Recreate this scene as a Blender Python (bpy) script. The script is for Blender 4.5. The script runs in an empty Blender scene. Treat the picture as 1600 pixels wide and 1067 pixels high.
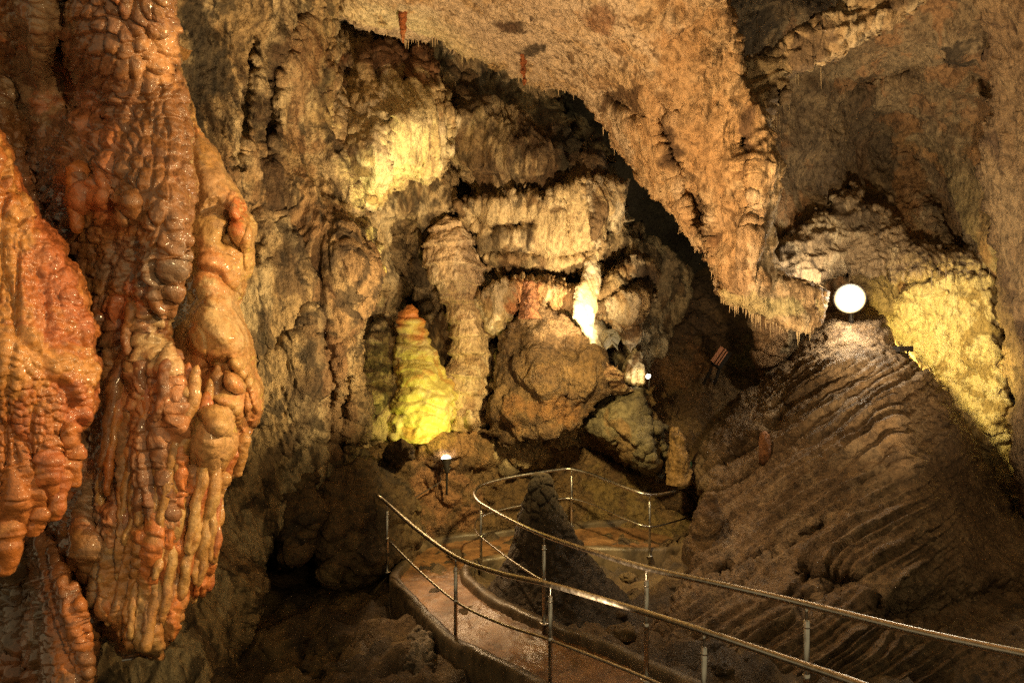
import bpy, math, random
import numpy as np
random.seed(7)
RNG = np.random.default_rng(11)
C = bpy.context.scene.collection
F = 1100.0          # focal length in photo pixels (1600 wide)
CZ = 3.4            # camera height over the walkway
QUAL = 2.1          # grid pitch of the rock sheets, photo pixels

# ------------------------------------------------------------------ helpers
def P(u, v, d):
    return np.array(((u - 800.0) / F * d, d, CZ - (v - 533.5) / F * d))

def _hash(ix, iy, iz, seed):
    h = (ix.astype(np.int64) * 374761393 + iy.astype(np.int64) * 668265263 + iz.astype(np.int64) * 1274126177 + seed * 974711)
    h = (h ^ (h >> 13)) * 1103515245 & 0x7fffffff
    h = (h ^ (h >> 15)) * 12345789 & 0x7fffffff
    return (h ^ (h >> 11)) & 0xffffff

_G = np.array([(1,1,0),(-1,1,0),(1,-1,0),(-1,-1,0),(1,0,1),(-1,0,1),(1,0,-1),(-1,0,-1),(0,1,1),(0,-1,1),(0,1,-1),(0,-1,-1),(1,1,0),(-1,1,0),(0,-1,1),(0,-1,-1)], float)

def perlin(p, seed=0):
    i = np.floor(p).astype(np.int64); f = p - i
    w = f * f * f * (f * (f * 6 - 15) + 10)
    r = np.zeros(len(p))
    for a in (0, 1):
        wx = w[:, 0] if a else 1 - w[:, 0]
        for b in (0, 1):
            wy = w[:, 1] if b else 1 - w[:, 1]
            for c in (0, 1):
                wz = w[:, 2] if c else 1 - w[:, 2]
                g = _G[_hash(i[:, 0] + a, i[:, 1] + b, i[:, 2] + c, seed) & 15]
                r += wx * wy * wz * (g[:, 0] * (f[:, 0] - a) + g[:, 1] * (f[:, 1] - b) + g[:, 2] * (f[:, 2] - c))
    return r * 1.4

def fbm(p, oct=4, seed=0, gain=.5, lac=2.03):
    r = 0; a = 1.0
    for k in range(oct):
        r = r + a * perlin(p, seed + k * 17); p = p * lac + 13.7; a *= gain
    return r

def ridged(p, oct=4, seed=0, gain=.5, lac=2.03):
    r = 0; a = 1.0; s = 0
    for k in range(oct):
        r = r + a * (1 - 2.2 * np.abs(perlin(p, seed + k * 17))); s += a
        p = p * lac + 7.3; a *= gain
    return r / s

def worley(p, seed=0, full=False):
    """distance to the nearest and second nearest feature point, and the nearest cell's random value"""
    i = np.floor(p).astype(np.int64); f = p - i
    F1 = np.full(len(p), 9.0); F2 = np.full(len(p), 9.0); ID = np.zeros(len(p)); DZ = np.zeros(len(p))
    for a in (-1, 0, 1):
        for b in (-1, 0, 1):
            for c in (-1, 0, 1):
                x, y, z = i[:, 0] + a, i[:, 1] + b, i[:, 2] + c
                h1 = _hash(x, y, z, seed); h2 = _hash(x, y, z, seed + 31); h3 = _hash(x, y, z, seed + 57)
                k = 1 / 16777216.0
                dx = a + h1 * k - f[:, 0]; dy = b + h2 * k - f[:, 1]; dz = c + h3 * k - f[:, 2]
                d = np.sqrt(dx * dx + dy * dy + dz * dz)
                n = d < F1
                F2 = np.where(n, F1, np.minimum(F2, d)); ID = np.where(n, h2 * k, ID); DZ = np.where(n, dz, DZ); F1 = np.where(n, d, F1)
    return (F1, F2, ID, DZ) if full else (F1, F2, ID)

def sstep(a, b, x):
    t = np.clip((x - a) / (b - a), 0, 1)
    return t * t * (3 - 2 * t)

# ---- relief styles: position (N,3) in metres -> outward displacement in metres
def warp(p, amp, sc, seed):
    return p + amp * np.stack([perlin(p * sc, seed), perlin(p * sc, seed + 5), perlin(p * sc, seed + 9)], 1)

def d_blob(p, f, amp, seed=0, st=.6, lean=0.0):
    """rounded botryoidal lumps, each hanging lower than it is wide"""
    q = warp(p, .22 / f, f * .5, seed)
    q = q * np.array((f, f * .45, f * st)); q[:, 0] += lean * q[:, 2]
    a, b, i, dz = worley(q, seed, True)
    return amp * (np.sqrt(np.clip(1 - (a * 1.1) ** 2, 0, 1)) * (.45 + .55 * i) * sstep(0, .22, b - a) ** .6) * (.8 + .7 * np.clip(dz, -.6, .6))

def d_flute(p, f, amp, seed=0, st=.12, lean=0.0):
    """vertical organ-pipe folds"""
    q = warp(p, .35 / f, f * .25, seed)
    x = q[:, 0] + .6 * q[:, 1] + lean * q[:, 2]
    w = np.stack([x * f, q[:, 2] * f * st, np.zeros(len(p))], 1)
    a, b, i = worley(w, seed)
    w2 = w * np.array((2.3, 1.6, 1)); a2, b2, i2 = worley(w2, seed + 7)
    return amp * (.75 * np.sqrt(np.clip(b - a, 0, 1)) * (.5 + .5 * i) + .35 * np.sqrt(np.clip(b2 - a2, 0, 1)) * (.4 + .6 * i2))

def d_rock(p, f, amp, seed=0, oct=5, aniso=(1, 1, 1), lean=0.0, gain=.55):
    p = p.copy(); p[:, 0] += lean * p[:, 2]
    q = warp(p * np.array(aniso), .25 / f, f, seed) * f
    return amp * (.65 * ridged(q, oct, seed, gain) + .5 * fbm(q * 1.7, oct - 1, seed + 3, gain))

def d_popcorn(p, f, amp, seed=0):
    a, b, i = worley(p * f, seed)
    m = sstep(-.15, .35, fbm(p * f * .12, 3, seed + 4))
    return amp * np.sqrt(np.clip(1 - a * a * 1.4, 0, 1)) * (.4 + .6 * i) * m

def d_spikes(p, f, amp, seed=0):
    """small hanging straws: long in z, thin across"""
    a, b, i = worley(p * np.array((f, f, f * .16)), seed)
    return amp * np.clip(1 - a * 2.0, 0, 1) * (i > .35)

def knobs(u, v, sx, sy, amp, seed=0, jit=.8, wob=.25, sharp=.28):
    """close-set drip knobs on a flowstone sheet, in the sheet's own surface coordinates"""
    w = np.stack([u / sx, v / sy, u * 0 + seed], 1)
    x = w[:, 0] + wob * perlin(w * .45, seed + 1) * 1.6; y = w[:, 1] + wob * perlin(w * .45 + 20, seed + 2) * 1.6
    ix = np.floor(x).astype(np.int64); iy = np.floor(y).astype(np.int64); fx = x - ix; fy = y - iy; z = ix * 0
    F1 = np.full(len(x), 9.0); F2 = F1.copy(); ID = F1 * 0; DY = F1 * 0
    for a in (-1, 0, 1):
        for b in (-1, 0, 1):
            h1 = _hash(ix + a, iy + b, z, seed) / 16777216.0; h2 = _hash(ix + a, iy + b, z, seed + 31) / 16777216.0
            dx = a + .5 + (h1 - .5) * jit - fx; dy = b + .5 + (h2 - .5) * jit - fy
            d = np.hypot(dx, dy); n = d < F1
            F2 = np.where(n, F1, np.minimum(F2, d)); ID = np.where(n, (h1 * 7.13 + h2 * 3.7) % 1, ID); DY = np.where(n, dy, DY); F1 = np.where(n, d, F1)
    return amp * np.sqrt(np.clip(1 - (F1 * 1.05) ** 2, 0, 1)) * sstep(0, sharp, F2 - F1) ** .5 * (.45 + .55 * ID) * (.85 - .8 * np.clip(DY, -.5, .5))

# ---- colour of the rock with some light and shade painted in
def pal(base, layers, seed=0):
    """layers: (colour, (sx,sy,sz), lo, hi, amount)"""
    def fn(p, u, v):
        c = np.tile(np.array(base, float), (len(p), 1))
        for k, (col, sc, lo, hi, am) in enumerate(layers):
            n = fbm(warp(p, .25, 1.3, seed + 71 + k) * np.array(sc), 5, seed + 101 + 13 * k, .62)
            m = (sstep(lo, hi, n) * am)[:, None]
            c = c * (1 - m) + np.array(col) * m
        return c
    return fn

def stain_shade(fn, spots, seed=0, sc=1.6):
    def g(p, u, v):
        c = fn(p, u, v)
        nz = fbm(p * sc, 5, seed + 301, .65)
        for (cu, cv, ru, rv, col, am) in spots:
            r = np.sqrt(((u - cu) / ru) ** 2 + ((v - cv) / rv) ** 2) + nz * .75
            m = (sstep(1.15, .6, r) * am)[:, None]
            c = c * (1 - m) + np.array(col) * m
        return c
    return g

# ------------------------------------------------------------------ materials
def nd(nt, t, **kw):
    n = nt.nodes.new(t)
    for k, v in kw.items():
        if k in n.inputs: n.inputs[k].default_value = v
        else: setattr(n, k, v)
    return n

def rock_mat(name, rough=(.55, .85), fine=38.0, bump=.012, spec=.35, coat=0.0, streak=(1, 1, 1), pit=.5, sss=0.0):
    m = bpy.data.materials.new(name); m.use_nodes = True
    nt = m.node_tree; nt.nodes.clear(); L = nt.links.new
    out = nd(nt, 'ShaderNodeOutputMaterial'); b = nd(nt, 'ShaderNodeBsdfPrincipled'); L(b.outputs[0], out.inputs[0])
    at = nd(nt, 'ShaderNodeAttribute', attribute_name='Col')
    tc = nd(nt, 'ShaderNodeTexCoord'); mp = nd(nt, 'ShaderNodeMapping'); L(tc.outputs['Object'], mp.inputs[0])
    mp.inputs['Scale'].default_value = streak
    n1 = nd(nt, 'ShaderNodeTexNoise', Scale=fine, Detail=6.0, Roughness=.65); L(mp.outputs[0], n1.inputs['Vector'])
    n2 = nd(nt, 'ShaderNodeTexNoise', Scale=fine * .42, Detail=9.0, Roughness=.68, Distortion=.3); L(mp.outputs[0], n2.inputs['Vector'])
    n3 = nd(nt, 'ShaderNodeTexNoise', Scale=fine * .09, Detail=4.0, Roughness=.6); L(tc.outputs['Object'], n3.inputs['Vector'])
    # fleck the colour
    cr = nd(nt, 'ShaderNodeValToRGB'); L(n2.outputs[0], cr.inputs[0])
    e = cr.color_ramp.elements; e[0].position = .36; e[0].color = (.10, .085, .07, 1); e[1].position = .53; e[1].color = (1, 1, 1, 1)
    x = e.new(.68); x.color = (1.3, 1.27, 1.2, 1)
    mx = nd(nt, 'ShaderNodeMix', data_type='RGBA', blend_type='MULTIPLY'); mx.inputs[0].default_value = pit
    L(at.outputs['Color'], mx.inputs[6]); L(cr.outputs[0], mx.inputs[7])
    L(mx.outputs[2], b.inputs['Base Color'])
    rr = nd(nt, 'ShaderNodeMapRange'); L(n3.outputs[0], rr.inputs[0])
    rr.inputs[1].default_value = .38; rr.inputs[2].default_value = .62; rr.inputs[3].default_value = rough[0]; rr.inputs[4].default_value = rough[1]
    L(rr.outputs[0], b.inputs['Roughness'])
    b.inputs['Specular IOR Level'].default_value = spec
    if coat:
        b.inputs['Coat Weight'].default_value = coat; b.inputs['Coat Roughness'].default_value = .06
    if sss:
        b.inputs['Subsurface Weight'].default_value = sss; b.inputs['Subsurface Radius'].default_value = (.06, .02, .008); b.inputs['Subsurface Scale'].default_value = .5
    ad = nd(nt, 'ShaderNodeMath', operation='MULTIPLY_ADD'); L(n2.outputs[0], ad.inputs[0]); ad.inputs[1].default_value = 2.2; L(n1.outputs[0], ad.inputs[2])
    bp = nd(nt, 'ShaderNodeBump', Strength=1.0, Distance=bump); L(ad.outputs[0], bp.inputs['Height']); L(bp.outputs[0], b.inputs['Normal'])
    return m

def plain_mat(name, col, rough=.5, metal=0.0, emit=None, strength=0, grain=60.0, spec=.5, con=.6):
    m = bpy.data.materials.new(name); m.use_nodes = True
    nt = m.node_tree; b = nt.nodes['Principled BSDF']; L = nt.links.new
    tc = nd(nt, 'ShaderNodeTexCoord'); n = nd(nt, 'ShaderNodeTexNoise', Scale=grain, Detail=5.0); L(tc.outputs['Object'], n.inputs['Vector'])
    cr = nd(nt, 'ShaderNodeValToRGB'); L(n.outputs[0], cr.inputs[0]); e = cr.color_ramp.elements
    e[0].position = .3; e[0].color = (*[c * con for c in col], 1); e[1].position = .7; e[1].color = (*[min(1, c * 1.15) for c in col], 1)
    L(cr.outputs[0], b.inputs['Base Color'])
    mr = nd(nt, 'ShaderNodeMapRange'); L(n.outputs[0], mr.inputs[0]); mr.inputs[3].default_value = max(0, rough - .12); mr.inputs[4].default_value = min(1, rough + .15)
    L(mr.outputs[0], b.inputs['Roughness'])
    b.inputs['Metallic'].default_value = metal; b.inputs['Specular IOR Level'].default_value = spec
    if emit:
        b.inputs['Emission Color'].default_value = (*emit, 1); b.inputs['Emission Strength'].default_value = strength
    return m

M_WALL = rock_mat('limestone_wall', (.55, .9), 26, .05, .3, streak=(1, 1, .5), pit=.7)
M_CEIL = rock_mat('limestone_ceiling', (.7, .95), 30, .036, .2, streak=(1, 1, .3), pit=.6)
M_FLOW = rock_mat('dry_flowstone', (.5, .8), 32, .03, .35, streak=(1, 1, .4), pit=.6)
M_WET = rock_mat('wet_flowstone', (.3, .55), 80, .0034, .4, coat=1.0, pit=.45)
M_WET2 = rock_mat('wet_tan_flowstone', (.3, .6), 100, .0034, .4, coat=.8, pit=.4)
M_MUD = rock_mat('damp_clay', (.42, .8), 26, .042, .4, pit=.7)
M_DARK = rock_mat('dark_rock', (.45, .85), 22, .032, .4, pit=.6)
M_GLOW = rock_mat('damp_calcite', (.3, .5), 30, .008, .5, pit=.15)
M_PATH = rock_mat('wet_concrete', (.3, .6), 9, .006, .45, pit=.7)
M_STEEL = plain_mat('brushed_steel', (.60, .57, .52), .26, 1.0, grain=22, con=.82)
M_BLACK = plain_mat('black_plastic', (.018, .014, .011), .8, spec=.15)
M_CABLE = plain_mat('cable_rubber', (.03, .018, .012), .5)

# ------------------------------------------------------------------ mesh making
def new_mesh(name, V, Q, mat, col=None, parent=None, origin=None, tris=None):
    V = np.asarray(V, float); Q = np.asarray(Q, np.int64).reshape(-1, 4)
    origin = V.mean(0) * 0 if origin is None else np.asarray(origin, float)
    me = bpy.data.meshes.new(name)
    nT = 0 if tris is None else len(tris)
    me.vertices.add(len(V)); me.vertices.foreach_set('co', (V - origin).astype(np.float32).ravel())
    li = Q.ravel() if not nT else np.concatenate([Q.ravel(), np.asarray(tris).ravel()])
    me.loops.add(len(li)); me.loops.foreach_set('vertex_index', li.astype(np.int32))
    me.polygons.add(len(Q) + nT)
    st = np.arange(len(Q)) * 4
    if nT: st = np.concatenate([st, len(Q) * 4 + np.arange(nT) * 3])
    me.polygons.foreach_set('loop_start', st.astype(np.int32))
    me.polygons.foreach_set('use_smooth', np.ones(len(Q) + nT, bool))
    me.update(calc_edges=True); me.validate()
    if col is not None:
        ca = me.color_attributes.new('Col', 'FLOAT_COLOR', 'POINT')
        ca.data.foreach_set('color', np.concatenate([col, np.ones((len(col), 1))], 1).astype(np.float32).ravel())
    me.materials.append(mat)
    o = bpy.data.objects.new(name, me); C.objects.link(o)
    if parent is not None:
        o.parent = parent; o.location = origin - np.array(parent['_o'])
    else:
        o.location = origin
    o['_o'] = [float(x) for x in origin]
    return o

def empty(name, loc):
    o = bpy.data.objects.new(name, None); C.objects.link(o); o.location = loc; o['_o'] = [float(x) for x in loc]
    o.empty_display_size = .1
    return o

def tag(o, label, cat, group=None, kind=None):
    o['label'] = label; o['category'] = cat
    if group: o['group'] = group
    if kind: o['kind'] = kind
    return o

def struct(o):
    o['kind'] = 'structure'; return o

def poly_sdf(px, py, poly):
    """signed distance, positive inside"""
    n = len(poly); d2 = np.full(len(px), 1e12); inside = np.zeros(len(px), bool)
    nx = np.zeros(len(px)); ny = np.zeros(len(px))
    for k in range(n):
        ax, ay = poly[k]; bx, by = poly[(k + 1) % n]
        ex, ey = bx - ax, by - ay; wx, wy = px - ax, py - ay
        t = np.clip((wx * ex + wy * ey) / (ex * ex + ey * ey + 1e-9), 0, 1)
        qx, qy = wx - ex * t, wy - ey * t
        dd = qx * qx + qy * qy
        m = dd < d2; d2 = np.where(m, dd, d2); nx = np.where(m, qx, nx); ny = np.where(m, qy, ny)
        c = ((ay <= py) & (by > py)) | ((by <= py) & (ay > py))
        xi = ax + (py - ay) / (by - ay + 1e-12) * ex
        inside ^= c & (px < xi)
    d = np.sqrt(d2)
    return np.where(inside, d, -d), nx, ny

def rbf(ctrl, u, v):
    c = np.array(ctrl, float); x = c[:, :2] / 100.0; n = len(c)
    K = np.sqrt(((x[:, None] - x[None]) ** 2).sum(-1) + .12)
    A = np.zeros((n + 3, n + 3)); A[:n, :n] = K; A[:n, n] = 1; A[:n, n + 1:] = x; A[n, :n] = 1; A[n + 1:, :n] = x.T
    b = np.zeros(n + 3); b[:n] = c[:, 2]
    s = np.linalg.lstsq(A, b, rcond=None)[0]
    r = s[n] + s[n + 1] * u / 100 + s[n + 2] * v / 100
    for k in range(n):
        r = r + s[k] * np.sqrt((u / 100 - x[k, 0]) ** 2 + (v / 100 - x[k, 1]) ** 2 + .12)
    return r

def seg_dist(u, v, pts):
    d = np.full(len(u), 1e9)
    for (ax, ay), (bx, by) in zip(pts[:-1], pts[1:]):
        ex, ey = bx - ax, by - ay
        t = np.clip(((u - ax) * ex + (v - ay) * ey) / (ex * ex + ey * ey + 1e-9), 0, 1)
        d = np.minimum(d, np.hypot(u - ax - ex * t, v - ay - ey * t))
    return d

def sheet(name, outline, ctrl, disp, colour, mat, round_px=40, round_m=.8, back=1.2, jit=6, jit_sc=.03,
          bulges=(), grooves=(), q=None, parent=None, seed=0, shrink=.75, comb=0):
    """a rock mass: outline at its own distance, its face sculpted in depth, rounded over at the rim and closed round its flanks"""
    q = q or QUAL
    poly = np.array(outline, float)
    x0, y0 = poly.min(0) - 14; x1, y1 = poly.max(0) + 14
    gu = np.arange(x0, x1, q); gv = np.arange(y0, y1, q)
    U, V = np.meshgrid(gu, gv); sh = U.shape; U = U.ravel(); V = V.ravel()
    z0 = np.zeros(len(U))
    j3 = np.stack([U * jit_sc, V * jit_sc, z0 + seed * 3.1], 1)
    ju = U + jit * fbm(j3, 4, seed + 1, .6); jv = V + jit * fbm(j3 + 40, 4, seed + 2, .6)
    if comb:
        jv = jv + comb * np.abs(perlin(np.stack([U * .13, V * .004, z0], 1), seed + 8)) * 2
    sd, nx, ny = poly_sdf(ju, jv, poly)
    # pull the rim vertices onto the outline
    out = (sd < 0) & (sd > -q * 1.6)
    L = np.maximum(np.hypot(nx, ny), 1e-6)
    U2 = np.where(out, U - nx, U); V2 = np.where(out, V - ny, V)
    sdc = np.maximum(sd, 0)
    d = rbf(ctrl, U2, V2)
    t = np.clip(.05 + .95 * sdc / round_px, 0, 1)
    d = d + round_m * (1 - np.sqrt(np.clip(1 - (1 - t) ** 2, 0, 1)))
    for bl in bulges:
        cu, cv, ru, rv, am = bl[:5]; rot = math.radians(bl[5]) if len(bl) > 5 else 0
        du, dv = U2 - cu, V2 - cv
        a = du * math.cos(rot) + dv * math.sin(rot); b_ = -du * math.sin(rot) + dv * math.cos(rot)
        r2 = (a / ru) ** 2 + (b_ / rv) ** 2
        d = d - am * np.where(r2 < 1, np.sqrt(np.clip(1 - r2, 0, 1)), 0) if am > 0 and len(bl) > 6 else d - am * np.exp(-r2 * 1.8)
    wob = 5 * fbm(j3 * 2.0 + 9, 3, seed + 6)
    for pts, w, dep in grooves:
        s = seg_dist(U2 + wob, V2 + wob * .6, pts)
        d = d + dep * np.exp(-(s / w) ** 2)
    X = (U2 - 800) / F * d; Z = CZ - (V2 - 533.5) / F * d
    P0 = np.stack([X, d, Z], 1)
    G = P0.reshape(sh + (3,))
    du = np.gradient(G, axis=1); dv = np.gradient(G, axis=0)
    N = np.cross(du, dv); N /= np.maximum(np.linalg.norm(N, axis=-1, keepdims=True), 1e-9)
    # smooth normals so that relief does not shear
    for _ in range(3):
        N[1:-1, 1:-1] = (N[1:-1, 1:-1] * 2 + N[:-2, 1:-1] + N[2:, 1:-1] + N[1:-1, :-2] + N[1:-1, 2:])
        N /= np.maximum(np.linalg.norm(N, axis=-1, keepdims=True), 1e-9)
    N = N.reshape(-1, 3)
    if N[:, 1].mean() > 0: N = -N
    keep = sd > -q * 1.6
    idx = np.where(keep)[0]
    amt = np.zeros(len(U)); amt[idx] = disp(P0[idx], U2[idx], V2[idx]) * (.3 + .7 * sstep(0, .55 * round_px, sdc[idx]))
    Pn = P0 + N * amt[:, None]
    I = np.arange(len(U)).reshape(sh)
    a, b, c, e = I[:-1, :-1].ravel(), I[:-1, 1:].ravel(), I[1:, 1:].ravel(), I[1:, :-1].ravel()
    ok = keep[a] & keep[b] & keep[c] & keep[e]
    Q = np.stack([a, e, c, b], 1)[ok]
    used = np.unique(Q); mp = -np.ones(len(U), np.int64); mp[used] = np.arange(len(used))
    Q = mp[Q]; Vt = Pn[used]; cl = colour(P0[used], U2[used], V2[used])
    # flanks: run the rim back and inwards
    E = np.concatenate([Q[:, [0, 1]], Q[:, [1, 2]], Q[:, [2, 3]], Q[:, [3, 0]]])
    key = np.minimum(E[:, 0], E[:, 1]) * len(Vt) + np.maximum(E[:, 0], E[:, 1])
    _, inv, cnt = np.unique(key, return_inverse=True, return_counts=True)
    B = E[cnt[inv] == 1]
    rim = np.unique(B); rm = -np.ones(len(Vt), np.int64); rm[rim] = np.arange(len(rim))
    n0 = len(Vt); rings = [Vt]; cols = [cl]; Qs = [Q]
    prev = rim; base = Vt[rim];
    sg = sd.reshape(sh)
    for _ in range(6):
        sg = sg.copy(); sg[1:-1, 1:-1] = (sg[1:-1, 1:-1] * 2 + sg[:-2, 1:-1] + sg[2:, 1:-1] + sg[1:-1, :-2] + sg[1:-1, 2:]) / 6
    gx = np.gradient(sg, axis=1).ravel()[used][rim]; gz = -np.gradient(sg, axis=0).ravel()[used][rim]
    Nr = -np.stack([gx, gx * 0, gz], 1); Nr /= np.maximum(np.linalg.norm(Nr, axis=1, keepdims=True), 1e-6)
    away = (base - np.array((0, 0, CZ))) / base[:, 1:2]
    for k, (fy, fs) in enumerate(((.06, .02), (.14, .06), (.25, .13), (.38, .24), (.52, .4), (.68, .6), (.84, .8), (1, 1))):
        R = base + away * (back * fy) - Nr * (back * (1 - shrink) * 1.6 * fs)
        R = R + .16 * min(back, 1.5) * fy ** .5 * np.stack([fbm(R * 1.7, 4, seed + 61), fbm(R * 1.7, 4, seed + 65), fbm(R * 1.7, 4, seed + 69)], 1)
        off = n0 + k * len(rim); cur = off + np.arange(len(rim))
        pi = prev[rm[B[:, 0]]]; pj = prev[rm[B[:, 1]]]; ci = cur[rm[B[:, 0]]]; cj = cur[rm[B[:, 1]]]
        Qs.append(np.stack([pj, pi, ci, cj], 1)); rings.append(R); cols.append(cl[rim]); prev = cur
    Vt = np.concatenate(rings); cl = np.concatenate(cols); Q = np.concatenate(Qs)
    org = np.array((Vt[:, 0].mean(), Vt[:, 1].mean(), Vt[:, 2].min()))
    o = new_mesh(name, Vt, Q, mat, np.clip(cl, 0, 1), parent, org)
    return o

def revolve(name, axis, radii, disp, colour, mat, nseg=140, nring=170, parent=None):
    """solid of revolution along a leaning axis (list of points), radii per axis point; closed top"""
    A = np.array(axis, float); R = np.array(radii, float)
    t0 = np.linspace(0, 1, len(A)); t = np.linspace(0, 1, nring)
    ax = np.stack([np.interp(t, t0, A[:, k]) for k in range(3)], 1)
    r = np.interp(t, t0, R)
    kern = np.array((1, 2, 3, 2, 1)) / 9.0
    r = np.convolve(np.pad(r, 2, mode='edge'), kern, 'valid'); r[-1] = .002
    th = np.linspace(0, 2 * np.pi, nseg, endpoint=False)
    D = np.stack([np.cos(th), np.sin(th), np.zeros(nseg)], 1)
    V = ax[:, None] + r[:, None, None] * D[None]
    dr = np.gradient(r) / np.maximum(np.abs(np.gradient(ax[:, 2])), 1e-5)
    N = D[None] * np.ones((nring, 1, 1)); N = N + np.array((0, 0, 1.0)) * (-dr * np.sign(np.gradient(ax[:, 2])))[:, None, None]
    N /= np.linalg.norm(N, axis=-1, keepdims=True)
    Vf = V.reshape(-1, 3); a = disp(Vf, np.repeat(t, nseg))
    fade = np.repeat(np.clip(r / (R.max() * .12), 0, 1), nseg)
    W = Vf + N.reshape(-1, 3) * (a * fade)[:, None]
    I = np.arange(nring * nseg).reshape(nring, nseg); J = np.roll(I, -1, 1)
    Q = np.stack([I[:-1], J[:-1], J[1:], I[1:]], -1).reshape(-1, 4)
    z = np.zeros(len(Vf))
    return new_mesh(name, W, Q, mat, np.clip(colour(Vf, z, z), 0, 1), parent, A[0])

def catmull(pts, n=14):
    p = np.array(pts, float); p = np.concatenate([[2 * p[0] - p[1]], p, [2 * p[-1] - p[-2]]])
    out = []
    for k in range(1, len(p) - 2):
        for s in np.linspace(0, 1, n, endpoint=False):
            a, b, c, d = p[k - 1:k + 3]
            out.append(.5 * (2 * b + (c - a) * s + (2 * a - 5 * b + 4 * c - d) * s * s + (3 * b - a - 3 * c + d) * s ** 3))
    out.append(p[-2]); return np.array(out)

def tube_geo(pts, rad, seg=14, bump=None):
    p = np.array(pts, float); n = len(p); r = np.broadcast_to(np.asarray(rad, float), (n,))
    T = np.gradient(p, axis=0); T /= np.maximum(np.linalg.norm(T, axis=1, keepdims=True), 1e-9)
    up = np.array((0, 0, 1.0)) if abs(T[:, 2]).mean() < .8 else np.array((0, 1.0, 0))
    A = np.cross(T, up); A /= np.maximum(np.linalg.norm(A, axis=1, keepdims=True), 1e-9); B = np.cross(T, A)
    th = np.linspace(0, 2 * np.pi, seg, endpoint=False)
    D = A[:, None] * np.cos(th)[None, :, None] + B[:, None] * np.sin(th)[None, :, None]
    V = p[:, None] + D * r[:, None, None]
    if bump is not None:
        b = bump(V.reshape(-1, 3)).reshape(n, seg); V = V + D * (b * np.minimum(1, r / (r.max() * .4))[:, None])[..., None]
    V = V.reshape(-1, 3); I = np.arange(n * seg).reshape(n, seg); J = np.roll(I, -1, 1)
    Q = np.stack([I[:-1], J[:-1], J[1:], I[1:]], -1).reshape(-1, 4)
    c0, c1 = len(V), len(V) + 1; V = np.concatenate([V, [p[0], p[-1]]])
    t = [(c0, J[0, k], I[0, k]) for k in range(seg)] + [(c1, I[-1, k], J[-1, k]) for k in range(seg)]
    return V, Q, np.array(t)

def merge_geo(parts):
    Vs, Qs, Ts = [], [], []; n = 0
    for V, Q, T in parts:
        Vs.append(V); Qs.append(Q + n); Ts.append(T + n); n += len(V)
    return np.concatenate(Vs), np.concatenate(Qs), np.concatenate(Ts)

def tube(name, pts, rad, mat, seg=14, parent=None, col=None, bump=None, origin=None):
    V, Q, T = tube_geo(pts, rad, seg, bump)
    cl = None if col is None else np.clip(col(V, V[:, 0] * 0, V[:, 0] * 0), 0, 1)
    return new_mesh(name, V, Q, mat, cl, parent, V[:, :].min(0) * np.array((0, 0, 1)) + V.mean(0) * np.array((1, 1, 0)) if origin is None else origin, T)

def lathe_geo(c, dirv, prof, seg=28):
    """profile [(along, radius)] about a direction from point c"""
    dirv = np.array(dirv, float); dirv /= np.linalg.norm(dirv)
    pts = [np.array(c) + dirv * a for a, _ in prof]
    T = dirv; up = np.array((0, 0, 1.0)) if abs(T[2]) < .9 else np.array((1.0, 0, 0))
    A = np.cross(T, up); A /= np.linalg.norm(A); B = np.cross(T, A)
    th = np.linspace(0, 2 * np.pi, seg, endpoint=False)
    D = A[None] * np.cos(th)[:, None] + B[None] * np.sin(th)[:, None]
    V = np.concatenate([p[None] + D * r for p, (_, r) in zip(pts, prof)])
    n = len(prof); I = np.arange(n * seg).reshape(n, seg); J = np.roll(I, -1, 1)
    Q = np.stack([I[:-1], J[:-1], J[1:], I[1:]], -1).reshape(-1, 4)
    c0, c1 = len(V), len(V) + 1; V = np.concatenate([V, [pts[0], pts[-1]]])
    t = [(c0, J[0, k], I[0, k]) for k in range(seg)] + [(c1, I[-1, k], J[-1, k]) for k in range(seg)]
    return V, Q, np.array(t)

def box_geo(c, ex, ey, ez):
    c, ex, ey, ez = [np.array(x, float) for x in (c, ex, ey, ez)]
    V = np.array([c + sx * ex + sy * ey + sz * ez for sx in (-1, 1) for sy in (-1, 1) for sz in (-1, 1)])
    Q = np.array([(0, 1, 3, 2), (4, 6, 7, 5), (0, 4, 5, 1), (2, 3, 7, 6), (0, 2, 6, 4), (1, 5, 7, 3)])
    return V, Q, np.zeros((0, 3), int)

def geo_obj(name, geo, mat, parent=None, origin=None, flat=False):
    V, Q, T = geo
    o = new_mesh(name, V, Q, mat, None, parent, V.mean(0) if origin is None else origin, T if len(T) else None)
    if flat:
        o.data.polygons.foreach_set('use_smooth', np.zeros(len(o.data.polygons), bool))
    return o

# ================================================================== palettes
p_wall = pal((.43, .30, .145), [((.58, .45, .25), (.9, .9, .5), .05, .45, .8), ((.13, .08, .04), (2.2, 2.2, .5), .02, .6, .8), ((.30, .165, .07), (.7, .7, .3), .25, .55, .5), ((.05, .035, .02), (5, 5, 1.6), .2, .6, .8)], 1)
p_ceil = pal((.54, .37, .19), [((.64, .49, .31), (.6, .6, .6), -.1, .4, .8), ((.42, .24, .10), (.8, .8, .8), .1, .5, .6), ((.14, .08, .035), (8, 8, 3), .28, .6, .8)], 2)
p_curt = pal((.50, .37, .19), [((.32, .18, .075), (1.5, 1.5, .35), .12, .5, .7), ((.10, .055, .025), (1.4, 1.4, .7), .28, .5, .85), ((.66, .56, .38), (2, 2, .6), .1, .5, .7)], 3)
p_back = pal((.46, .34, .18), [((.15, .085, .035), (1.4, 1.4, .5), 0, .5, .85), ((.60, .48, .29), (1.6, 1.6, .5), .15, .5, .7), ((.06, .04, .02), (4, 4, 1.4), .2, .6, .8)], 4)
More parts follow.
